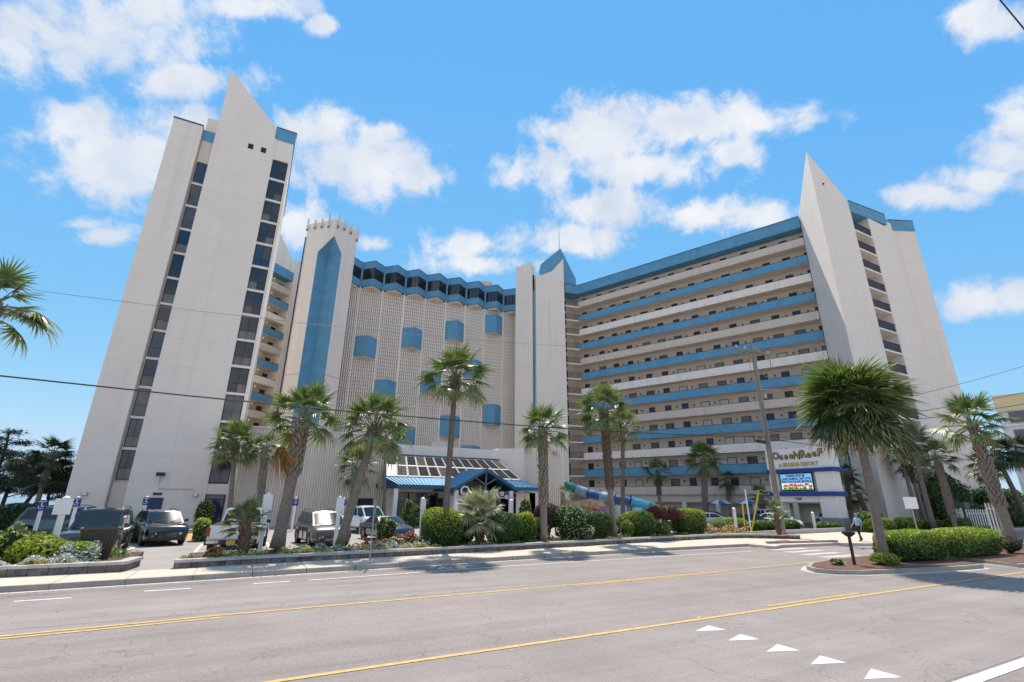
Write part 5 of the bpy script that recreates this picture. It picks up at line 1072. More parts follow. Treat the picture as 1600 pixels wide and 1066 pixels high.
# ---------------------------------------------------------------- palms
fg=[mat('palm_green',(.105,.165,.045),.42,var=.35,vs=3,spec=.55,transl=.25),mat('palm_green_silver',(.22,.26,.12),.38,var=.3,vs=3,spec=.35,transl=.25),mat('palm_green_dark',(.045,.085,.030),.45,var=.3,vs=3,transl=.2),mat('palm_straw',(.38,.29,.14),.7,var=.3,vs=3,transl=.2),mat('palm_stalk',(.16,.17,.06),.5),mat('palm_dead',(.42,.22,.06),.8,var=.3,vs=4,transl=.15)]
def frond_mesh(seed,pet=.85,blade=.85,droop=.5,n=30,spread=125,mats=None,wid=.060,dead=0,drp=.3,bend=.25):
    r=random.Random(seed); m=MB()
    K=5; path=[Vector((pet*i/K,0,bend*pet*(i/K)-drp*pet*(i/K)**2)) for i in range(K+1)]
    m.tube(path,[.028-.012*i/K for i in range(K+1)],4,m=2,cap=False)
    hub=path[-1]; tdir=(path[-1]-path[-2]).normalized(); yaxis=Vector((0,1,0)); nrm=tdir.cross(yaxis)*-1
    if nrm.z<0: nrm=-nrm
    for i in range(n):
        a=R_(-spread+2*spread*i/(n-1)+r.uniform(-3,3)); L=blade*(.70+.30*math.cos(a*.55))*r.uniform(.88,1.08)
        d=(tdir*math.cos(a)+yaxis*math.sin(a)); fold=.22*abs(math.sin(a)); 
        pr=[]; S_=5; dd=droop*r.uniform(.6,1.5)
        for s in range(S_+1):
            f=s/S_; p=hub+tdir*.10*math.cos(a)*0+d*L*(f-.10*dd*f**3)+nrm*(-fold*L*f*.35)+Vector((0,0,-dd*L*f**2.2*.62)); pr.append(p)
        side=d.cross(nrm).normalized(); wv=[.9,1.25,1.15,.85,.45,.02]
        twist=r.uniform(-.5,.5)
        for s in range(S_):
            def e(k):
                w=wid*wv[k]*.5; sv=(side*math.cos(twist*k/3)+nrm*math.sin(twist*k/3))*w; return pr[k]-sv,pr[k]+sv
            a0,b0=e(s);a1,b1=e(s+1); mi=0 if r.random()<.75 else 1
            if s>=4 and dead: mi=3
            m.add([a0,b0,b1,a1],[(0,1,2,3)],mi)
    return m.mesh('frond',mats)
FM={}
def mk(key,mats,**k): FM[key]=[frond_mesh(100*i+len(FM)*7,mats=mats,**k) for i in range(3)]
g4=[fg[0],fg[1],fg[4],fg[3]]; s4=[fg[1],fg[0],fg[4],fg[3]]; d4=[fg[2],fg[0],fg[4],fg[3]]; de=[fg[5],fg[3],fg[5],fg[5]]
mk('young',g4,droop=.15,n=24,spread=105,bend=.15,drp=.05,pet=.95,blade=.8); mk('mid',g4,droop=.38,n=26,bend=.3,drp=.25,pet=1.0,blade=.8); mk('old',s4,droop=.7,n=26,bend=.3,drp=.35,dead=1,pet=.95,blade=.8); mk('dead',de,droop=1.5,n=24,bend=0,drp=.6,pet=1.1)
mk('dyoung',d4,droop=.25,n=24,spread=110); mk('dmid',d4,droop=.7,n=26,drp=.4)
mk('full',[mat('palm_green_light',(.125,.185,.05),.42,var=.35,vs=3,spec=.6,transl=.25),fg[1],fg[4],fg[3]],droop=.40,n=38,spread=130,pet=.8,blade=1.0,bend=.1,drp=.15,wid=.06); mk('fullold',[fg[2],fg[0],fg[4],fg[3]],droop=.8,n=36,pet=.8,blade=.98,bend=.1,drp=.4,dead=1)  # full crown: lighter green and silvery leaflets put leaf glints into the colour
mk('silver',[mat('palm_pale',(.36,.38,.24),.4,var=.2,vs=3,transl=.2),fg[1],fg[4],fg[3]],droop=.3,n=30,spread=140,pet=.7,blade=.8,bend=.1,drp=.1)
bark=mat('palm_bark',(.19,.155,.125),.95,var=.45,vs=5,bump=.9,bs=14); barkw=mat('palm_bark_pale',(.27,.225,.18),.95,var=.4,vs=6,bump=.9,bs=16,stretch=(1,1,3)); bootm=mat('palm_boot',(.33,.27,.21),.9,var=.5,vs=8,bump=.6,bs=20); bootr=mat('palm_boot_red',(.19,.13,.09),.9,var=.5,vs=8)  # paler bark goes on the thicker trunks
def palm(label,base,crown,rad,n=32,keys=('young','mid','old'),boots=(0.0,1.0),r0=.2,r1=.16,lowest=-28,curve=.0,group='palms around the hotel',dead=0,bm=bootm,name='palm_tree',extra=()):
    b=Vector(base);c=Vector(crown); t=thing(name,label,'palm tree',tuple(b),0,group)
    top=c-b; K=9
    def path(f): return Vector((top.x*f+curve*math.sin(f*PI)*.5,top.y*f,top.z*f))
    pts=[path(i/K) for i in range(K+1)]; rads=[r0*(1.22 if i==0 else 1)+(r1-r0)*i/K for i in range(K+1)]
    m=MB(); m.tube(pts,rads,12); part(t,'trunk',m.mesh('trunk',bark if r0<.19 else barkw,True))
    if boots and boots[1]>boots[0]:
        m=MB(); L=top.length*(boots[1]-boots[0]); k=max(6,int(L/.11)*5); bul=1.5 if boots[0]>=.8 else 1.15
        for i in range(k):
            f=boots[0]+(boots[1]-boots[0])*(i+.5)/k; p=path(f); a=i*2.4; rr=(r0+(r1-r0)*f)*bul; d=Vector((math.cos(a),math.sin(a),0)); s=Vector((-d.y,d.x,0)); h=random.uniform(.20,.34); o=random.uniform(.05,.13); w=random.uniform(.045,.075)
            q=[p+d*rr*.8-s*w*1.2,p+d*rr*.8+s*w*1.2,p+d*(rr+.03)+s*w,p+d*(rr+.03)-s*w]; lean=s*random.uniform(-.10,.10)
            q2=[v+Vector((0,0,h))+d*(o)+lean for v in (p+d*rr*.95-s*w*.5,p+d*rr*.95+s*w*.5,p+d*(rr+.02)+s*w*.5,p+d*(rr+.02)-s*w*.5)]
            m.hexa(q,q2)
        part(t,'leaf_base',m.mesh('leaf_base',bm),kind='stuff')
    sc=rad/1.62; ga=2.39996; off=random.uniform(0,6)
    if n<60: n=int(n*.88)
    for i in range(n):
        f=(i+.5)/n; el=82-(82-lowest)*f**.85+random.uniform(-9,9); az_=off+i*ga+random.uniform(-.25,.25)
        key=keys[0] if f<.30 else keys[1] if f<.78 else keys[2]
        M=Matrix.Translation(top+Vector((0,0,-.28*f)))@Matrix.Rotation(az_,4,'Z')@Matrix.Rotation(-R_(el),4,'Y')@Matrix.Rotation(random.uniform(-.5,.5),4,'X')@Matrix.Scale(sc*random.uniform(.86,1.14),4)
        part(t,'frond',random.choice(FM[key]),M=M)
    for i in range(dead):
        M=Matrix.Translation(top+Vector((0,0,-.5)))@Matrix.Rotation(R_(150)+i*.16,4,'Z')@Matrix.Rotation(R_(14+7*i),4,'Y')@Matrix.Scale(sc*1.0,4)
        part(t,'frond',random.choice(FM['dead']),M=M,label='dead orange frond')
    for (az_,el,key,s_) in extra:
        M=Matrix.Translation(top)@Matrix.Rotation(R_(90-az_),4,'Z')@Matrix.Rotation(-R_(el),4,'Y')@Matrix.Scale(sc*s_,4)
        part(t,'frond',random.choice(FM[key]),M=M)
    return t
palm('thick trunked palm with dead orange fronds hanging on its left, behind the low planter wall',(1.65,24.4,.3),(2.0,24.4,6.0),1.75,30,boots=(.52,1),r0=.27,r1=.2,dead=4)
palm('strongly leaning palm whose trunk crosses the grey minivan',(4.25,24.6,.3),(5.35,24.6,5.75),1.95,34,boots=(.86,1),r0=.22,r1=.17,bm=bootr)
palm('tallest smooth trunked palm in front of the patterned facade',(9.0,23.9,.3),(9.25,23.9,8.7),1.95,32,boots=(.90,1),r0=.17,r1=.13,bm=bootr)
palm('palm with a crosshatched pale trunk in front of the lift core',(14.66,23.7,.3),(14.66,23.7,6.25),1.6,34,boots=(.30,1),r0=.19,r1=.17)
palm('tall dark trunked palm with a collar of shaggy leaf bases halfway up, before the galleries',(20.45,24.9,.3),(20.2,25.0,8.0),1.95,34,boots=(.35,1),r0=.2,r1=.17,bm=bootr,lowest=-40)
palm('palm with a slim smooth trunk just behind the shaggy collared palm',(24.6,29.0,0),(24.9,28.6,7.6),1.65,26,boots=(.86,1),r0=.17,r1=.14,bm=bootr)
palm('palm with a drooping crown in front of the lowest windows of the tall tower',(-.6,47.0,0),(-1.2,46.9,6.5),2.2,34,boots=(.8,1),r0=.2,r1=.17,bm=bootr)
palm('short crosshatched palm against the ribbed wall, left of the orange fronds',(1.5,46.3,0),(1.05,46.2,6.3),1.6,22,boots=(.3,1),r0=.2,r1=.17)
palm('low palm behind the leaning palm trunk against the ribbed wall',(8.75,46.0,0),(8.5,45.8,4.9),2.1,24,boots=(.3,1),r0=.18,r1=.15)
palm('slim smooth palm at the left corner of the sloped glazing',(11.1,44.0,0),(10.6,44.1,7.5),2.0,28,boots=(.85,1),r0=.15,r1=.13,bm=bootr)
palm('big round crowned palm rising from the near end of the median',(24.3,12.05,.02),(24.15,11.9,6.7),2.35,70,keys=('full','full','fullold'),boots=(0,0),r0=.20,r1=.15,lowest=-18,curve=.15)
palm('leaning palm with a woven looking trunk at the far end of the median hedge',(43.6,14.0,0),(43.7,14.3,7.6),2.25,32,boots=(.28,1),r0=.33,r1=.2)
palm('ragged palm with brown skirt fronds left of the woven trunk palm',(57.2,23.6,0),(57.0,23.6,8.3),2.0,26,keys=('young','mid','fullold'),boots=(.85,1),r0=.24,r1=.17,bm=bootr)
palm('low crowned palm with a twisted pale trunk beside the ragged one',(56.4,21.6,0),(55.7,21.4,6.5),1.8,26,boots=(.2,1),r0=.22,r1=.18)
palm('slim palm against the white end tower, right of the big round crown',(60.2,26.0,0),(60.0,26.0,7.4),1.9,26,boots=(.7,1),r0=.22,r1=.16,bm=bootr)
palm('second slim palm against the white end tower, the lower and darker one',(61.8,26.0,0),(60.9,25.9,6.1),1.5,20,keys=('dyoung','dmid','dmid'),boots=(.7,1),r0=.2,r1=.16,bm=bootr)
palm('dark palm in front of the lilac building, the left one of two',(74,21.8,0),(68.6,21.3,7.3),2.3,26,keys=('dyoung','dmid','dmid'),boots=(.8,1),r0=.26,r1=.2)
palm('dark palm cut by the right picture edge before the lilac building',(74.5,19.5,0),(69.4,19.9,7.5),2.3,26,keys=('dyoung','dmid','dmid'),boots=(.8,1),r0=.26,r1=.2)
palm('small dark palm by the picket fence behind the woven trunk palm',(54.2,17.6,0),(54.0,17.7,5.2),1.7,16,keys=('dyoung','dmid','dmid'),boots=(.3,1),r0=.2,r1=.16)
palm('palm with crosshatched trunk in front of the lower galleries left of the utility pole',(49.6,43.2,0),(49.9,42.8,7.2),2.6,32,boots=(.0,1),r0=.28,r1=.24)
palm('smaller round palm in the pool area left of the crosshatched gallery palm',(48.0,49.0,0),(48.0,48.8,6.1),2.0,26,boots=(.5,1),r0=.26,r1=.2,bm=bootr)
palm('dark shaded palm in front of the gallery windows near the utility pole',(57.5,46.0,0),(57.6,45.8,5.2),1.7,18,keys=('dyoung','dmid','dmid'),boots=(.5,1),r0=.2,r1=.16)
palm('small bright palm between the yellow guards and the utility pole',(52.0,37.2,0),(52.0,37.1,3.0),1.55,18,keys=('young','mid','mid'),boots=(.2,1),r0=.2,r1=.16)
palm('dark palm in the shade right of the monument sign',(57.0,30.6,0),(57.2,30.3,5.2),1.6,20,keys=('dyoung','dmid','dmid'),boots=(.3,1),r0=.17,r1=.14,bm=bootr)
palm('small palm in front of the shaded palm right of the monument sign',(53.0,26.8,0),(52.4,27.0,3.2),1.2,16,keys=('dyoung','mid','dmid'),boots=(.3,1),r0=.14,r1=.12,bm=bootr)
palm('waist high palm at the right tip of the long planter beside the utility pole',(32.0,21.0+.9,.3),(32.0,21.9,1.75),.85,16,keys=('young','mid','mid'),boots=(0,1),r0=.09,r1=.08,bm=bootr)
palm('knee high fan palm in front of the white pickup tailgate',(.35,22.6,.3),(.25,22.6,1.45),.95,22,keys=('young','mid','mid'),boots=(0,1),r0=.11,r1=.10,bm=bootr,lowest=-20)
palm('low silvery fan palm spreading before the porch lettering',(11.0,24.0,.3),(11.0,24.0,1.7),1.75,26,keys=('silver','silver','silver'),boots=(0,1),r0=.16,r1=.15,bm=bootr,lowest=-40)
palm('tiny palm beside the lobby side wall right of the awning',(25.9,38.5,0),(25.9,38.5,2.9),.9,12,boots=(0,1),r0=.1,r1=.1)
palm('palm standing among the pines at the left edge',(-15.6,57.9,0),(-15.5,57.9,5.9),1.9,24,keys=('dyoung','dyoung','dmid'),boots=(.5,1),r0=.2,r1=.17)
palm('palm crown reaching in from the left picture edge against the sky',(-6.6,15.6,0),(-6.25,15.8,6.75),1.2,22,boots=(.6,1),r0=.2,r1=.16,lowest=-25,extra=((103,2,'old',1.35),(95,-6,'old',1.3),(110,-14,'mid',1.2)))
palm('palm whose frond tips just touch the upper right picture edge',(14.6,.5,0),(14.6,.5,10.7),1.25,26,boots=(.8,1),r0=.18,r1=.15)
# ---------------------------------------------------------------- shrubs, hedges, flowers
def leafmat(n,c,tr=.2,var=.3): return mat(n,c,.45,var=var,vs=6,spec=.4,transl=tr)
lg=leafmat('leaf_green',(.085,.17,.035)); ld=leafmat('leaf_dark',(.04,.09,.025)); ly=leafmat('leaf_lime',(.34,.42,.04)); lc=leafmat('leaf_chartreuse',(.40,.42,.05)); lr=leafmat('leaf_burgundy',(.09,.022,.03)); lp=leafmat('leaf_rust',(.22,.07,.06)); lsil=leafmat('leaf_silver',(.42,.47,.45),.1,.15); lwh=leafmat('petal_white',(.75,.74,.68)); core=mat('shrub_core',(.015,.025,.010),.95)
pet={'red':leafmat('petal_red',(.60,.02,.03)),'pink':leafmat('petal_pink',(.75,.22,.28)),'yellow':leafmat('petal_yellow',(.80,.55,.03)),'orange':leafmat('petal_orange',(.85,.25,.03)),'violet':leafmat('petal_violet',(.25,.18,.45)),'magenta':leafmat('petal_magenta',(.55,.05,.22))}
def leaves(P,Nn,size,mats,mi,asp=.55,jit=.9):
    """rhombic leaves: P points, Nn preferred normals"""
    n=len(P); r=rng.normal(size=(n,3)); d=Nn*1.0+r*jit; d/=np.linalg.norm(d,axis=1)[:,None]
    t=np.cross(d,rng.normal(size=(n,3))); t/=np.linalg.norm(t,axis=1)[:,None]; s=np.cross(d,t)
    L=(size*rng.uniform(.6,1.35,n))[:,None]; V=np.stack([P-t*L,P+s*L*asp,P+t*L,P-s*L*asp],1).reshape(-1,3); F=np.arange(4*n).reshape(n,4)
    return V,F,mi
def blob(dims,n,sq=2.6,depth=.12,lump=.08,seed=0,half=True):
    """points over a lumpy superellipsoid; z from 0..2*dz when half False"""
    u=rng.normal(size=(n,3)); 
    if half: u[:,2]=np.abs(u[:,2])*1.0
    u/=np.linalg.norm(u,axis=1)[:,None]
    k=(np.abs(u)**sq).sum(1)**(-1/sq); g=np.random.default_rng(seed); fr=g.normal(size=(5,3))*3.2; ph=g.uniform(0,6,5)
    l=1+lump*np.sin(u@fr.T+ph).sum(1)/2.2
    rr=k*l*(1-depth*rng.random(n)**1.6); P=u*rr[:,None]*np.array(dims); return P,u
def shrub(label,x,y,z,dims,n,size,mix,top=None,sq=2.8,lump=.06,name='clipped_shrub',cat='shrub',group=None,rz=0,asp=.55,stem=False,lift=.0,depth=.12):
    """dims = half x, half y, height"""
    t=thing(name,label,cat,(x,y,z),rz,group); hx,hy,h=dims; seed=rng.integers(1e6)
    P,u_=blob((hx,hy,h/2),n,sq,depth,lump,seed,half=False); P[:,2]+=h/2+lift; 
    mi=rng.choice(len(mix),n,p=[w for _,w in mix])
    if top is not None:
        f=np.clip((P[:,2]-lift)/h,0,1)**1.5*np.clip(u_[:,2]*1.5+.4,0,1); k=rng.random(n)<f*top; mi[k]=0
    V,F,mi=leaves(P,u_,size,None,mi,asp)
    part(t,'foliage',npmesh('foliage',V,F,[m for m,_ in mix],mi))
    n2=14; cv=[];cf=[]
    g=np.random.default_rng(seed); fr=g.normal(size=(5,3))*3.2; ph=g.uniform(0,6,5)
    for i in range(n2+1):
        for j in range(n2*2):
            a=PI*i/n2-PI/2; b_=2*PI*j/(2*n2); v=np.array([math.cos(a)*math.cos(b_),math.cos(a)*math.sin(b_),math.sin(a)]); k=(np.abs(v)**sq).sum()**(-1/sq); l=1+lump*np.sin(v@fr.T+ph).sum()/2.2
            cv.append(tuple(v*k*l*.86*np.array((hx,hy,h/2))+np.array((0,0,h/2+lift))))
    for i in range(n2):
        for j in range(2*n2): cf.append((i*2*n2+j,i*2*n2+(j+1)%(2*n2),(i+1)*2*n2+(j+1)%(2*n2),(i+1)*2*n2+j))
    part(t,'dark_core',npmesh('dark_core',cv,cf,core))  # solid dark core added against see-through, inner shade put into its colour
    if stem:
        m=MB()
        for i in range(4): a=i*1.6; m.tube([(.08*math.cos(a),.08*math.sin(a),0),(.25*hx*math.cos(a),.25*hx*math.sin(a),lift+.2)],.03,5)
        part(t,'stem',m.mesh('stem',bark))
    return t
G1=[(ly,.0),(lg,.65),(ld,.35)]
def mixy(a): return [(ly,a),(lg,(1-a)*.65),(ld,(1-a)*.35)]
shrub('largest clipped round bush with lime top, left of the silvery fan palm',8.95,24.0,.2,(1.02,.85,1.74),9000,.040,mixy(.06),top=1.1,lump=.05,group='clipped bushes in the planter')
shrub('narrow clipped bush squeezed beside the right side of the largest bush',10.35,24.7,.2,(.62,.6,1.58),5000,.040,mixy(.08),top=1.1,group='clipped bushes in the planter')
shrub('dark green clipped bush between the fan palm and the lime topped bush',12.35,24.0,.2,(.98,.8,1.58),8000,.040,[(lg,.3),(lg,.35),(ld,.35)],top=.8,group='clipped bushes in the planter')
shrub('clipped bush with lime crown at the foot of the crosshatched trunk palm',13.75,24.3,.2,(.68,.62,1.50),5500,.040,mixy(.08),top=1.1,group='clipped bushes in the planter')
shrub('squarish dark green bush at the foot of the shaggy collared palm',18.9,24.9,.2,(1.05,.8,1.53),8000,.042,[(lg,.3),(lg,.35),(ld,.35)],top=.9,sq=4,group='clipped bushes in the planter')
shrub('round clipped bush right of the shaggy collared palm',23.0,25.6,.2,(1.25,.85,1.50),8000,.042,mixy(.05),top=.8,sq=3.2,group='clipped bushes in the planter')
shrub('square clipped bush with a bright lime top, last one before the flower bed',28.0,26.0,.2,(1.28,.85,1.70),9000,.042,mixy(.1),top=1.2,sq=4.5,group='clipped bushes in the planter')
shrub('small leaning green bush beside the round clipped bush',21.6,25.0,.2,(.38,.35,1.03),1800,.04,mixy(.35),top=.6,name='low_shrub')
shrub('small olive bush at the right foot of the round clipped bush',24.9,25.4,.2,(.42,.4,0.83),1800,.04,mixy(.3),top=.6,name='low_shrub')
shrub('dark burgundy leaved shrub beside the crosshatched trunk palm',16.1,25.6,.2,(.95,.8,1.43),3800,.05,[(lr,.7),(lp,.15),(ld,.15)],sq=2.2,lump=.16,lift=.5,stem=True,name='burgundy_shrub')
shrub('loose shrub with white blossoms in front of the burgundy shrub',17.0,24.6,.2,(.85,.7,1.98),4200,.05,[(lwh,.16),(lg,.5),(ly,.14),(ld,.2)],sq=2.1,lump=.2,name='flowering_shrub',depth=.35)
shrub('thin airy shrub with white flowers at the foot of the blossom shrub',17.5,23.9,.2,(.6,.5,0.88),1100,.05,[(lwh,.3),(lg,.4),(ly,.3)],sq=2,lump=.2,name='flowering_shrub',depth=.5)
shrub('sparse light green shrub behind the crosshatched palm trunk',15.2,25.0,.2,(.5,.5,1.28),1500,.05,[(ly,.3),(lg,.5),(ld,.2)],sq=2,lump=.2,name='loose_shrub',depth=.5)
shrub('purple leaved shrub tree with bare stems left of the square clipped bush',25.9,26.1,.2,(1.25,.95,0.93),4500,.055,[(lp,.6),(lr,.4)],sq=2.4,lump=.14,lift=.95,stem=True,name='purple_shrub')
shrub('tuft of white blossom leaves growing around the shaggy collared trunk',19.6,25.6,3.1,(1.0,.7,1.0),900,.07,[(lwh,.3),(lsil,.3),(lg,.4)],sq=2,lump=.2,name='flowering_shrub',depth=.7) if False else None
shrub('round lime mound at the foot of the yellow guards',35.5,28.5,0,(1.7,1.0,1.15),4500,.05,mixy(.25),top=1,name='low_shrub')
shrub('chartreuse variegated bush in the middle of the left flower bed',-5.75,22.9,.2,(.80,.6,.85),3400,.07,[(lc,.55),(ly,.25),(lg,.2)],sq=2.1,lump=.16,name='variegated_shrub',asp=.45,depth=.35)
shrub('taller chartreuse sprigs rising behind the variegated bush',-6.7,23.9,.2,(.6,.5,1.15),1300,.075,[(lc,.6),(ly,.25),(lg,.15)],sq=2,lump=.2,name='variegated_shrub',asp=.4,depth=.7)
shrub('bright clipped ball with yellow tips beside the brown bin',-4.75,22.75,.2,(.68,.5,.66),3000,.045,mixy(.35),top=1.1,name='low_shrub')
shrub('rounded yellow tipped bush at the left picture edge',-7.9,22.9,.2,(.85,.6,.75),4000,.05,mixy(.3),top=1.0,name='low_shrub')
shrub('dark clipped hedge behind the yellow tipped bushes at far left',-9.8,28.6,0,(3.2,.7,.95),6500,.055,[(ld,.6),(lg,.4)],sq=6,name='clipped_hedge',cat='hedge')
shrub('small dark hedge at the left edge beyond the lot',-15.5,44,0,(2.2,.8,1.0),2500,.08,[(ld,.7),(lg,.3)],sq=5,name='clipped_hedge',cat='hedge')
shrub('dark square bush under the pines',-12.2,43,0,(1.1,.9,1.9),3000,.07,[(ld,.8),(lg,.2)],sq=5,name='clipped_shrub')
shrub('long low hedge at the foot of the tall tower fin',-10.6,51.9,0,(2.6,.6,1.25),3500,.07,[(ld,.6),(lg,.4)],sq=4,name='clipped_hedge',cat='hedge')
shrub('narrow bush between the black SUV and the dark crossover',-4.9,34.5,0,(.35,.7,1.15),1500,.05,mixy(.2),sq=4,name='low_shrub')
shrub('bright square bush right of the dark crossover',-1.75,34.5,0,(.42,.8,1.2),2000,.05,mixy(.25),top=1,sq=4,name='low_shrub')
shrub('leafy bush glowing green beside the white pickup cab',-2.4,46.5,0,(.7,.6,2.2),1800,.07,mixy(.5),sq=2.2,name='loose_shrub',depth=.5)
shrub('leafy light shrub beside the thin kerb sign',6.5,25.2,.2,(.45,.4,1.33),1500,.045,[(ly,.4),(lc,.15),(lg,.45)],sq=2.1,lump=.2,name='loose_shrub',depth=.5)
shrub('light green shrub left of the lobby column',13.2,43.2,0,(.7,.6,2.3),1800,.07,[(ly,.4),(lg,.6)],sq=2.1,lump=.2,name='loose_shrub',depth=.5)
shrub('thin bright shrub in front of the dark lobby opening',22.5,39.5,0,(.6,.6,2.6),1500,.08,[(ly,.4),(lg,.6)],sq=2,lump=.2,name='loose_shrub',depth=.6)
shrub('glossy hedge with lime tips on the near median around the big palm trunk',26.5,11.95,.02,(1.85,.8,1.22),15000,.042,mixy(.06),top=1.25,sq=4.2,lump=.045,name='clipped_hedge',cat='hedge',rz=R_(-4))
shrub('glossy hedge with lime tips at the far side of the median gap',31.6,11.9,.02,(2.3,.85,1.22),15000,.042,mixy(.06),top=1.25,sq=4.2,lump=.05,name='clipped_hedge',cat='hedge')
shrub('low light green bush at the foot of the big round crowned palm',23.3,11.55,.02,(.62,.42,.42),2600,.032,[(ly,.35),(lc,.25),(lg,.4)],sq=2.3,lump=.15,name='low_shrub')
shrub('tiny pale seedling bush at the tip of the median',21.3,12.3,.02,(.34,.22,.24),420,.035,[(ly,.4),(lc,.3),(lwh,.3)],sq=2,lump=.25,name='low_shrub',depth=.6)
shrub('rose bush with pink blossoms at the right end of the median hedge',34.9,11.3,.02,(.7,.5,.9),700,.045,[(pet['magenta'],.25),(lp,.25),(lg,.5)],sq=2,lump=.25,name='rose_bush',depth=.8)
for lb,x,y,dm in (('left part of the lime hedge row behind the walking man',49.5,24.3,(2.0,.6,1.15)),('right part of the lime hedge row, beside the street sign',54.3,24.3,(1.8,.6,1.15)),('dark low hedge under the ragged palm',58.5,24.6,(2.6,.7,.9)),('small round bush by the picket fence',57.2,21.6,(.9,.8,1.2)),('low dark bush in front of the picket fence',53.0,18.6,(1.2,.5,.7)),('wide low bush at the foot of the monument sign',47.2,27.6,(.8,1.2,.7)),('fern like bush left of the monument plinth',44.2,29.3,(.9,.8,.9)),('dark bush beside the utility pole foot',38.6,28.0,(1.3,.7,.9)),('bushy shrub under the shaded palms',51.2,25.9,(1.3,.9,1.7))):
    shrub(lb,x,y,0,dm,2600,.075,mixy(.35 if 'lime' in lb else .05),top=1 if 'lime' in lb else .3,sq=3.4,name='low_shrub')
shrub('tall dark hedge along the far pavement at the right edge',76,25.6,0,(11,1.2,2.3),9000,.12,[(ld,.65),(lg,.35)],sq=8,lump=.03,name='clipped_hedge',cat='hedge',rz=R_(-6))
shrub('large leafy bush against the white end tower',66.5,25.6,0,(3.4,1.4,5.2),7000,.14,[(lg,.5),(ld,.5)],sq=2.3,lump=.2,name='loose_shrub',depth=.3)
shrub('spreading evergreen with pale tips in front of the orange building',82.5,27.2,0,(4.8,2.2,4.6),7000,.16,[(ly,.15),(lg,.45),(ld,.4)],sq=2.1,lump=.25,name='evergreen_tree',cat='tree',depth=.4)
# flowers
def flowers(label,pts,w,h,kinds,n,size,z0=.20,name='flower_patch'):
    """stuff: drift of bedding plants along a polyline"""
    P=[];M_=[];Nn=[]
    segs=list(zip(pts,pts[1:])); Ls=[math.dist(a,c) for a,c in segs]
    for i in range(n):
        a,c=random.choices(segs,Ls)[0]; f=random.random(); x=a[0]+(c[0]-a[0])*f+random.uniform(-w,w)*.3; y=a[1]+(c[1]-a[1])*f+random.uniform(-w,w)
        h_=h*1.5 if h<.3 else h
        cl=.55+.45*math.sin(x*5.1+1)*math.sin(x*2.3+y*4); P.append((x,y,z0+random.random()**.6*h_*cl)); M_.append(random.choices(range(len(kinds)),[k[1] for k in kinds])[0]); Nn.append((0,-.4,1))
    P=np.array(P);Nn=np.array(Nn); V,F,mi=leaves(P,Nn,size,None,np.array(M_),.7,.8)
    o=link(name,npmesh(name,V,F,[k[0] for k in kinds],mi)); setp(o,label,'flowers','bedding flowers',"stuff"); return o
flowers('silvery white dusty miller drift in the left bed',[(-7.2,21.8),(-4.2,22.0)],.30,.40,[(lsil,.75),(lwh,.25)],4200,.032)
flowers('tall silvery sprigs beside the brown bin',[(-5.2,22.2),(-4.0,22.3)],.2,.75,[(lsil,1)],900,.032)
flowers('orange and yellow marigolds along the left planter wall',[(-7.6,21.62),(-3.9,21.75)],.09,.17,[(pet['yellow'],.45),(pet['orange'],.25),(lg,.3)],1400,.032)
flowers('lime and violet edging at the corner of the left planter',[(-4.1,21.85),(-3.3,21.9)],.14,.16,[(ly,.55),(pet['violet'],.2),(lg,.25)],600,.035)
flowers('red and pink snapdragons at the left picture edge',[(-8.3,21.8),(-6.9,21.8)],.16,.62,[(pet['red'],.3),(pet['pink'],.2),(lg,.4),(pet['yellow'],.1)],800,.05)
flowers('pink and orange snapdragons before the white pickup',[(-1.25,22.2),(-.35,22.25)],.16,.58,[(pet['pink'],.34),(pet['red'],.08),(pet['orange'],.08),(lg,.5)],900,.045)
flowers('low mixed greens in front of the knee high fan palm',[(-1.6,22.0),(.4,22.15),(3.2,22.45)],.14,.2,[(lg,.5),(ly,.25),(lsil,.15),(pet['yellow'],.1)],1800,.035)
flowers('dusty miller clumps at the leaning palm trunk',[(1.9,22.7),(3.1,22.8),(4.6,22.9)],.2,.4,[(lsil,.75),(lg,.25)],1500,.045)
flowers('yellow edging strip in front of the leaning palm',[(2.4,22.35),(4.0,22.5)],.1,.18,[(pet['yellow'],.6),(ly,.4)],700,.03)
flowers('red snapdragons beside the thin kerb sign',[(5.2,24.0),(6.4,24.0)],.2,.62,[(pet['red'],.45),(pet['magenta'],.1),(lg,.45)],900,.05)
flowers('silver foliage belt under the red snapdragons',[(5.0,23.2),(8.0,23.3)],.3,.40,[(lsil,.7),(lwh,.1),(lg,.2)],2600,.045)
flowers('yellow pansies along the wall below the silver belt',[(4.9,22.6),(8.6,22.9)],.10,.18,[(pet['yellow'],.5),(ly,.2),(lg,.3)],1500,.032)
flowers('magenta and red blooms behind the silver belt',[(6.5,24.4),(8.0,24.3)],.25,.75,[(pet['magenta'],.3),(pet['red'],.2),(lg,.4),(lc,.1)],1100,.05)
flowers('low green ground cover between clipped bushes',[(9.5,23.4),(20,24.2),(28,25.2)],.2,.16,[(lg,.6),(ly,.4)],1500,.04)
flowers('red, white and yellow flower field left of the yellow guards',[(29.7,26.0),(33.3,25.6)],.55,.62,[(pet['red'],.20),(lwh,.28),(pet['yellow'],.10),(pet['pink'],.1),(lg,.32)],3600,.05)
flowers('yellow green edging of the flower field',[(29.5,25.2),(33.2,24.4)],.16,.14,[(ly,.8),(pet['yellow'],.2)],1200,.035)
flowers('pink blooms at the foot of the utility pole',[(33.1,22.7),(33.6,22.4)],.1,.42,[(pet['pink'],.5),(pet['red'],.2),(lg,.3)],260,.05)
# big bladed green tuft near the blossom shrub
flowers('spiky green tuft in front of the blossom shrub',[(17.6,24.1),(18.0,24.1)],.25,.8,[(ly,.4),(lg,.6)],500,.07)
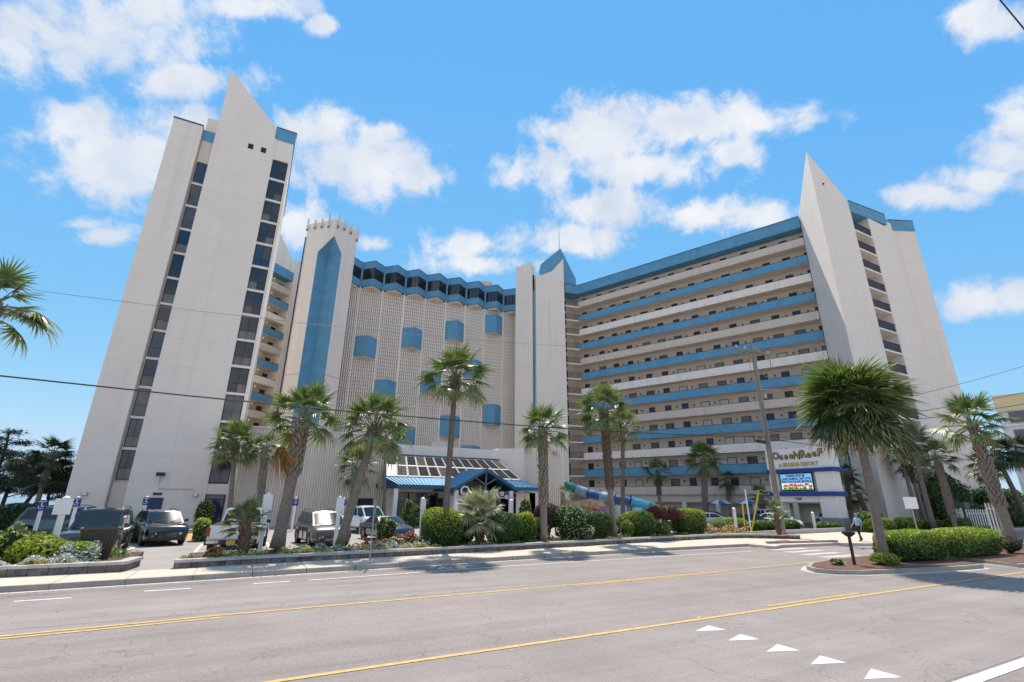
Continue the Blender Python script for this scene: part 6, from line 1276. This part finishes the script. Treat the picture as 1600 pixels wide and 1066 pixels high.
# ---------------------------------------------------------------- pines on the left
need=mat('pine_needles',(.035,.060,.028),.7,var=.3,vs=3,transl=.1)
def pine(label,x,y,h,lean,nb,spread,dens=1.0,r=.16,low=.4,seed=1):
    rd=random.Random(seed); t=thing('pine_tree',label,'tree',(x,y,0),0,'wind bent pines at the left edge')
    pts=[Vector((lean[0]*f**1.4+.15*math.sin(f*6+seed),lean[1]*f,h*f)) for f in [i/8 for i in range(9)]]
    m=MB(); m.tube(pts,[r*(1-.75*i/8)+.02 for i in range(9)],8); part(t,'trunk',m.mesh('trunk',mat('pine_bark',(.08,.06,.05),.95,var=.4,vs=5)))
    lm=MB(); P=[];Nn=[]
    for b_ in range(nb):
        f=low+(1-low)*(b_+rd.random()*.6)/nb; p=pts[min(7,int(f*8))].lerp(pts[min(8,int(f*8)+1)],f*8%1); a=b_*2.4+rd.uniform(-.4,.4); L=spread*(1.1-.75*((f-low)/(1-low)))*rd.uniform(.6,1.1)
        q=[p+Vector((math.cos(a)*L*g,math.sin(a)*L*g,.30*L*g-.05*L*g*g+.1*math.sin(g*5))) for g in (0,.35,.7,1)]; lm.tube(q,[.05*(1-.8*g)+.008 for g in (0,.35,.7,1)],4)
        for c in range(int(5*dens*L)+2):
            g=rd.uniform(.3,1.05); cc=q[0].lerp(q[3],g)+Vector((rd.uniform(-.3,.3),rd.uniform(-.3,.3),rd.uniform(-.05,.3)))*(.5+.3*L)
            k=70; e=rng.normal(size=(k,3))*np.array((.34,.34,.11)); P.append(e+np.array(cc)); Nn.append(np.tile((0,0,1.),(k,1)))
    part(t,'limb',lm.mesh('limb',mat('pine_bark',(.08,.06,.05))))
    P=np.concatenate(P);Nn=np.concatenate(Nn); V,F,mi=leaves(P,Nn,.12,None,np.zeros(len(P),int),.2,1.0); part(t,'crown',npmesh('crown',V,F,[need],mi))
pine('tall open pine at the left picture edge with layered flat branches',-17.6,54.5,7.3,(-.2,0),11,3.0,1.0,.20,.38,3)
pine('pine leaning right into the palm crown',-17.2,60.0,6.2,(1.6,0),12,3.0,1.6,.18,.38,5)
pine('shorter dense pine in front of the palm',-15.2,59.0,5.4,(.3,0),11,2.6,1.8,.15,.35,8)
pine('dense pine touching the tall tower corner',-14.4,62.5,5.8,(.9,.5),12,2.4,1.8,.15,.35,11)
pine('pine filling the gap between the open pine and the palm',-19.5,63,6.2,(1.2,0),12,3.2,1.7,.18,.35,14)
pine('dark pine half cut by the left edge behind the open pine',-22.5,62,5.6,(.3,0),12,3.0,1.7,.18,.35,17)
o=flowers('dune scrub beyond the lot at far left',[(-40,72),(-10,76)],3.0,1.2,[(lg,.6),(ly,.2),(ld,.2)],3500,.2,z0=-.3,name='dune_scrub'); o['group']='dune plants'; o['category']='scrub'

flowers('green ground foliage filling the corner of the left bed behind the bin',[(-9,24.6),(-6,24.8),(-3.6,24.6)],1.0,.3,[(lg,.6),(ly,.25),(ld,.15)],5200,.045)
flowers('leafy ground foliage along the back of the long planter',[(-1,23.6),(5.7,24.2),(16,25.2),(28,26.2)],.35,.2,[(lg,.6),(ld,.25),(ly,.15)],4200,.045)
lt=leafmat('fallen_leaf',(.22,.13,.06),0,.4)
P=[];
for i in range(900):
    x=random.uniform(-12,27); P.append((x,KY(x)-.05-abs(random.gauss(0,.28)),-.138) if random.random()<.7 else (x,PF(x)-.05-abs(random.gauss(0,.2)),.008))
V,F,mi=leaves(np.array(P),np.tile((0,0,1.),(900,1)),.022,None,np.zeros(900,int),.6,.12)
o=link('fallen_leaves',npmesh('fallen_leaves',V,F,lt)); setp(o,'dry leaf litter gathered along the kerb and planter foot','leaf litter','kerb litter','stuff')
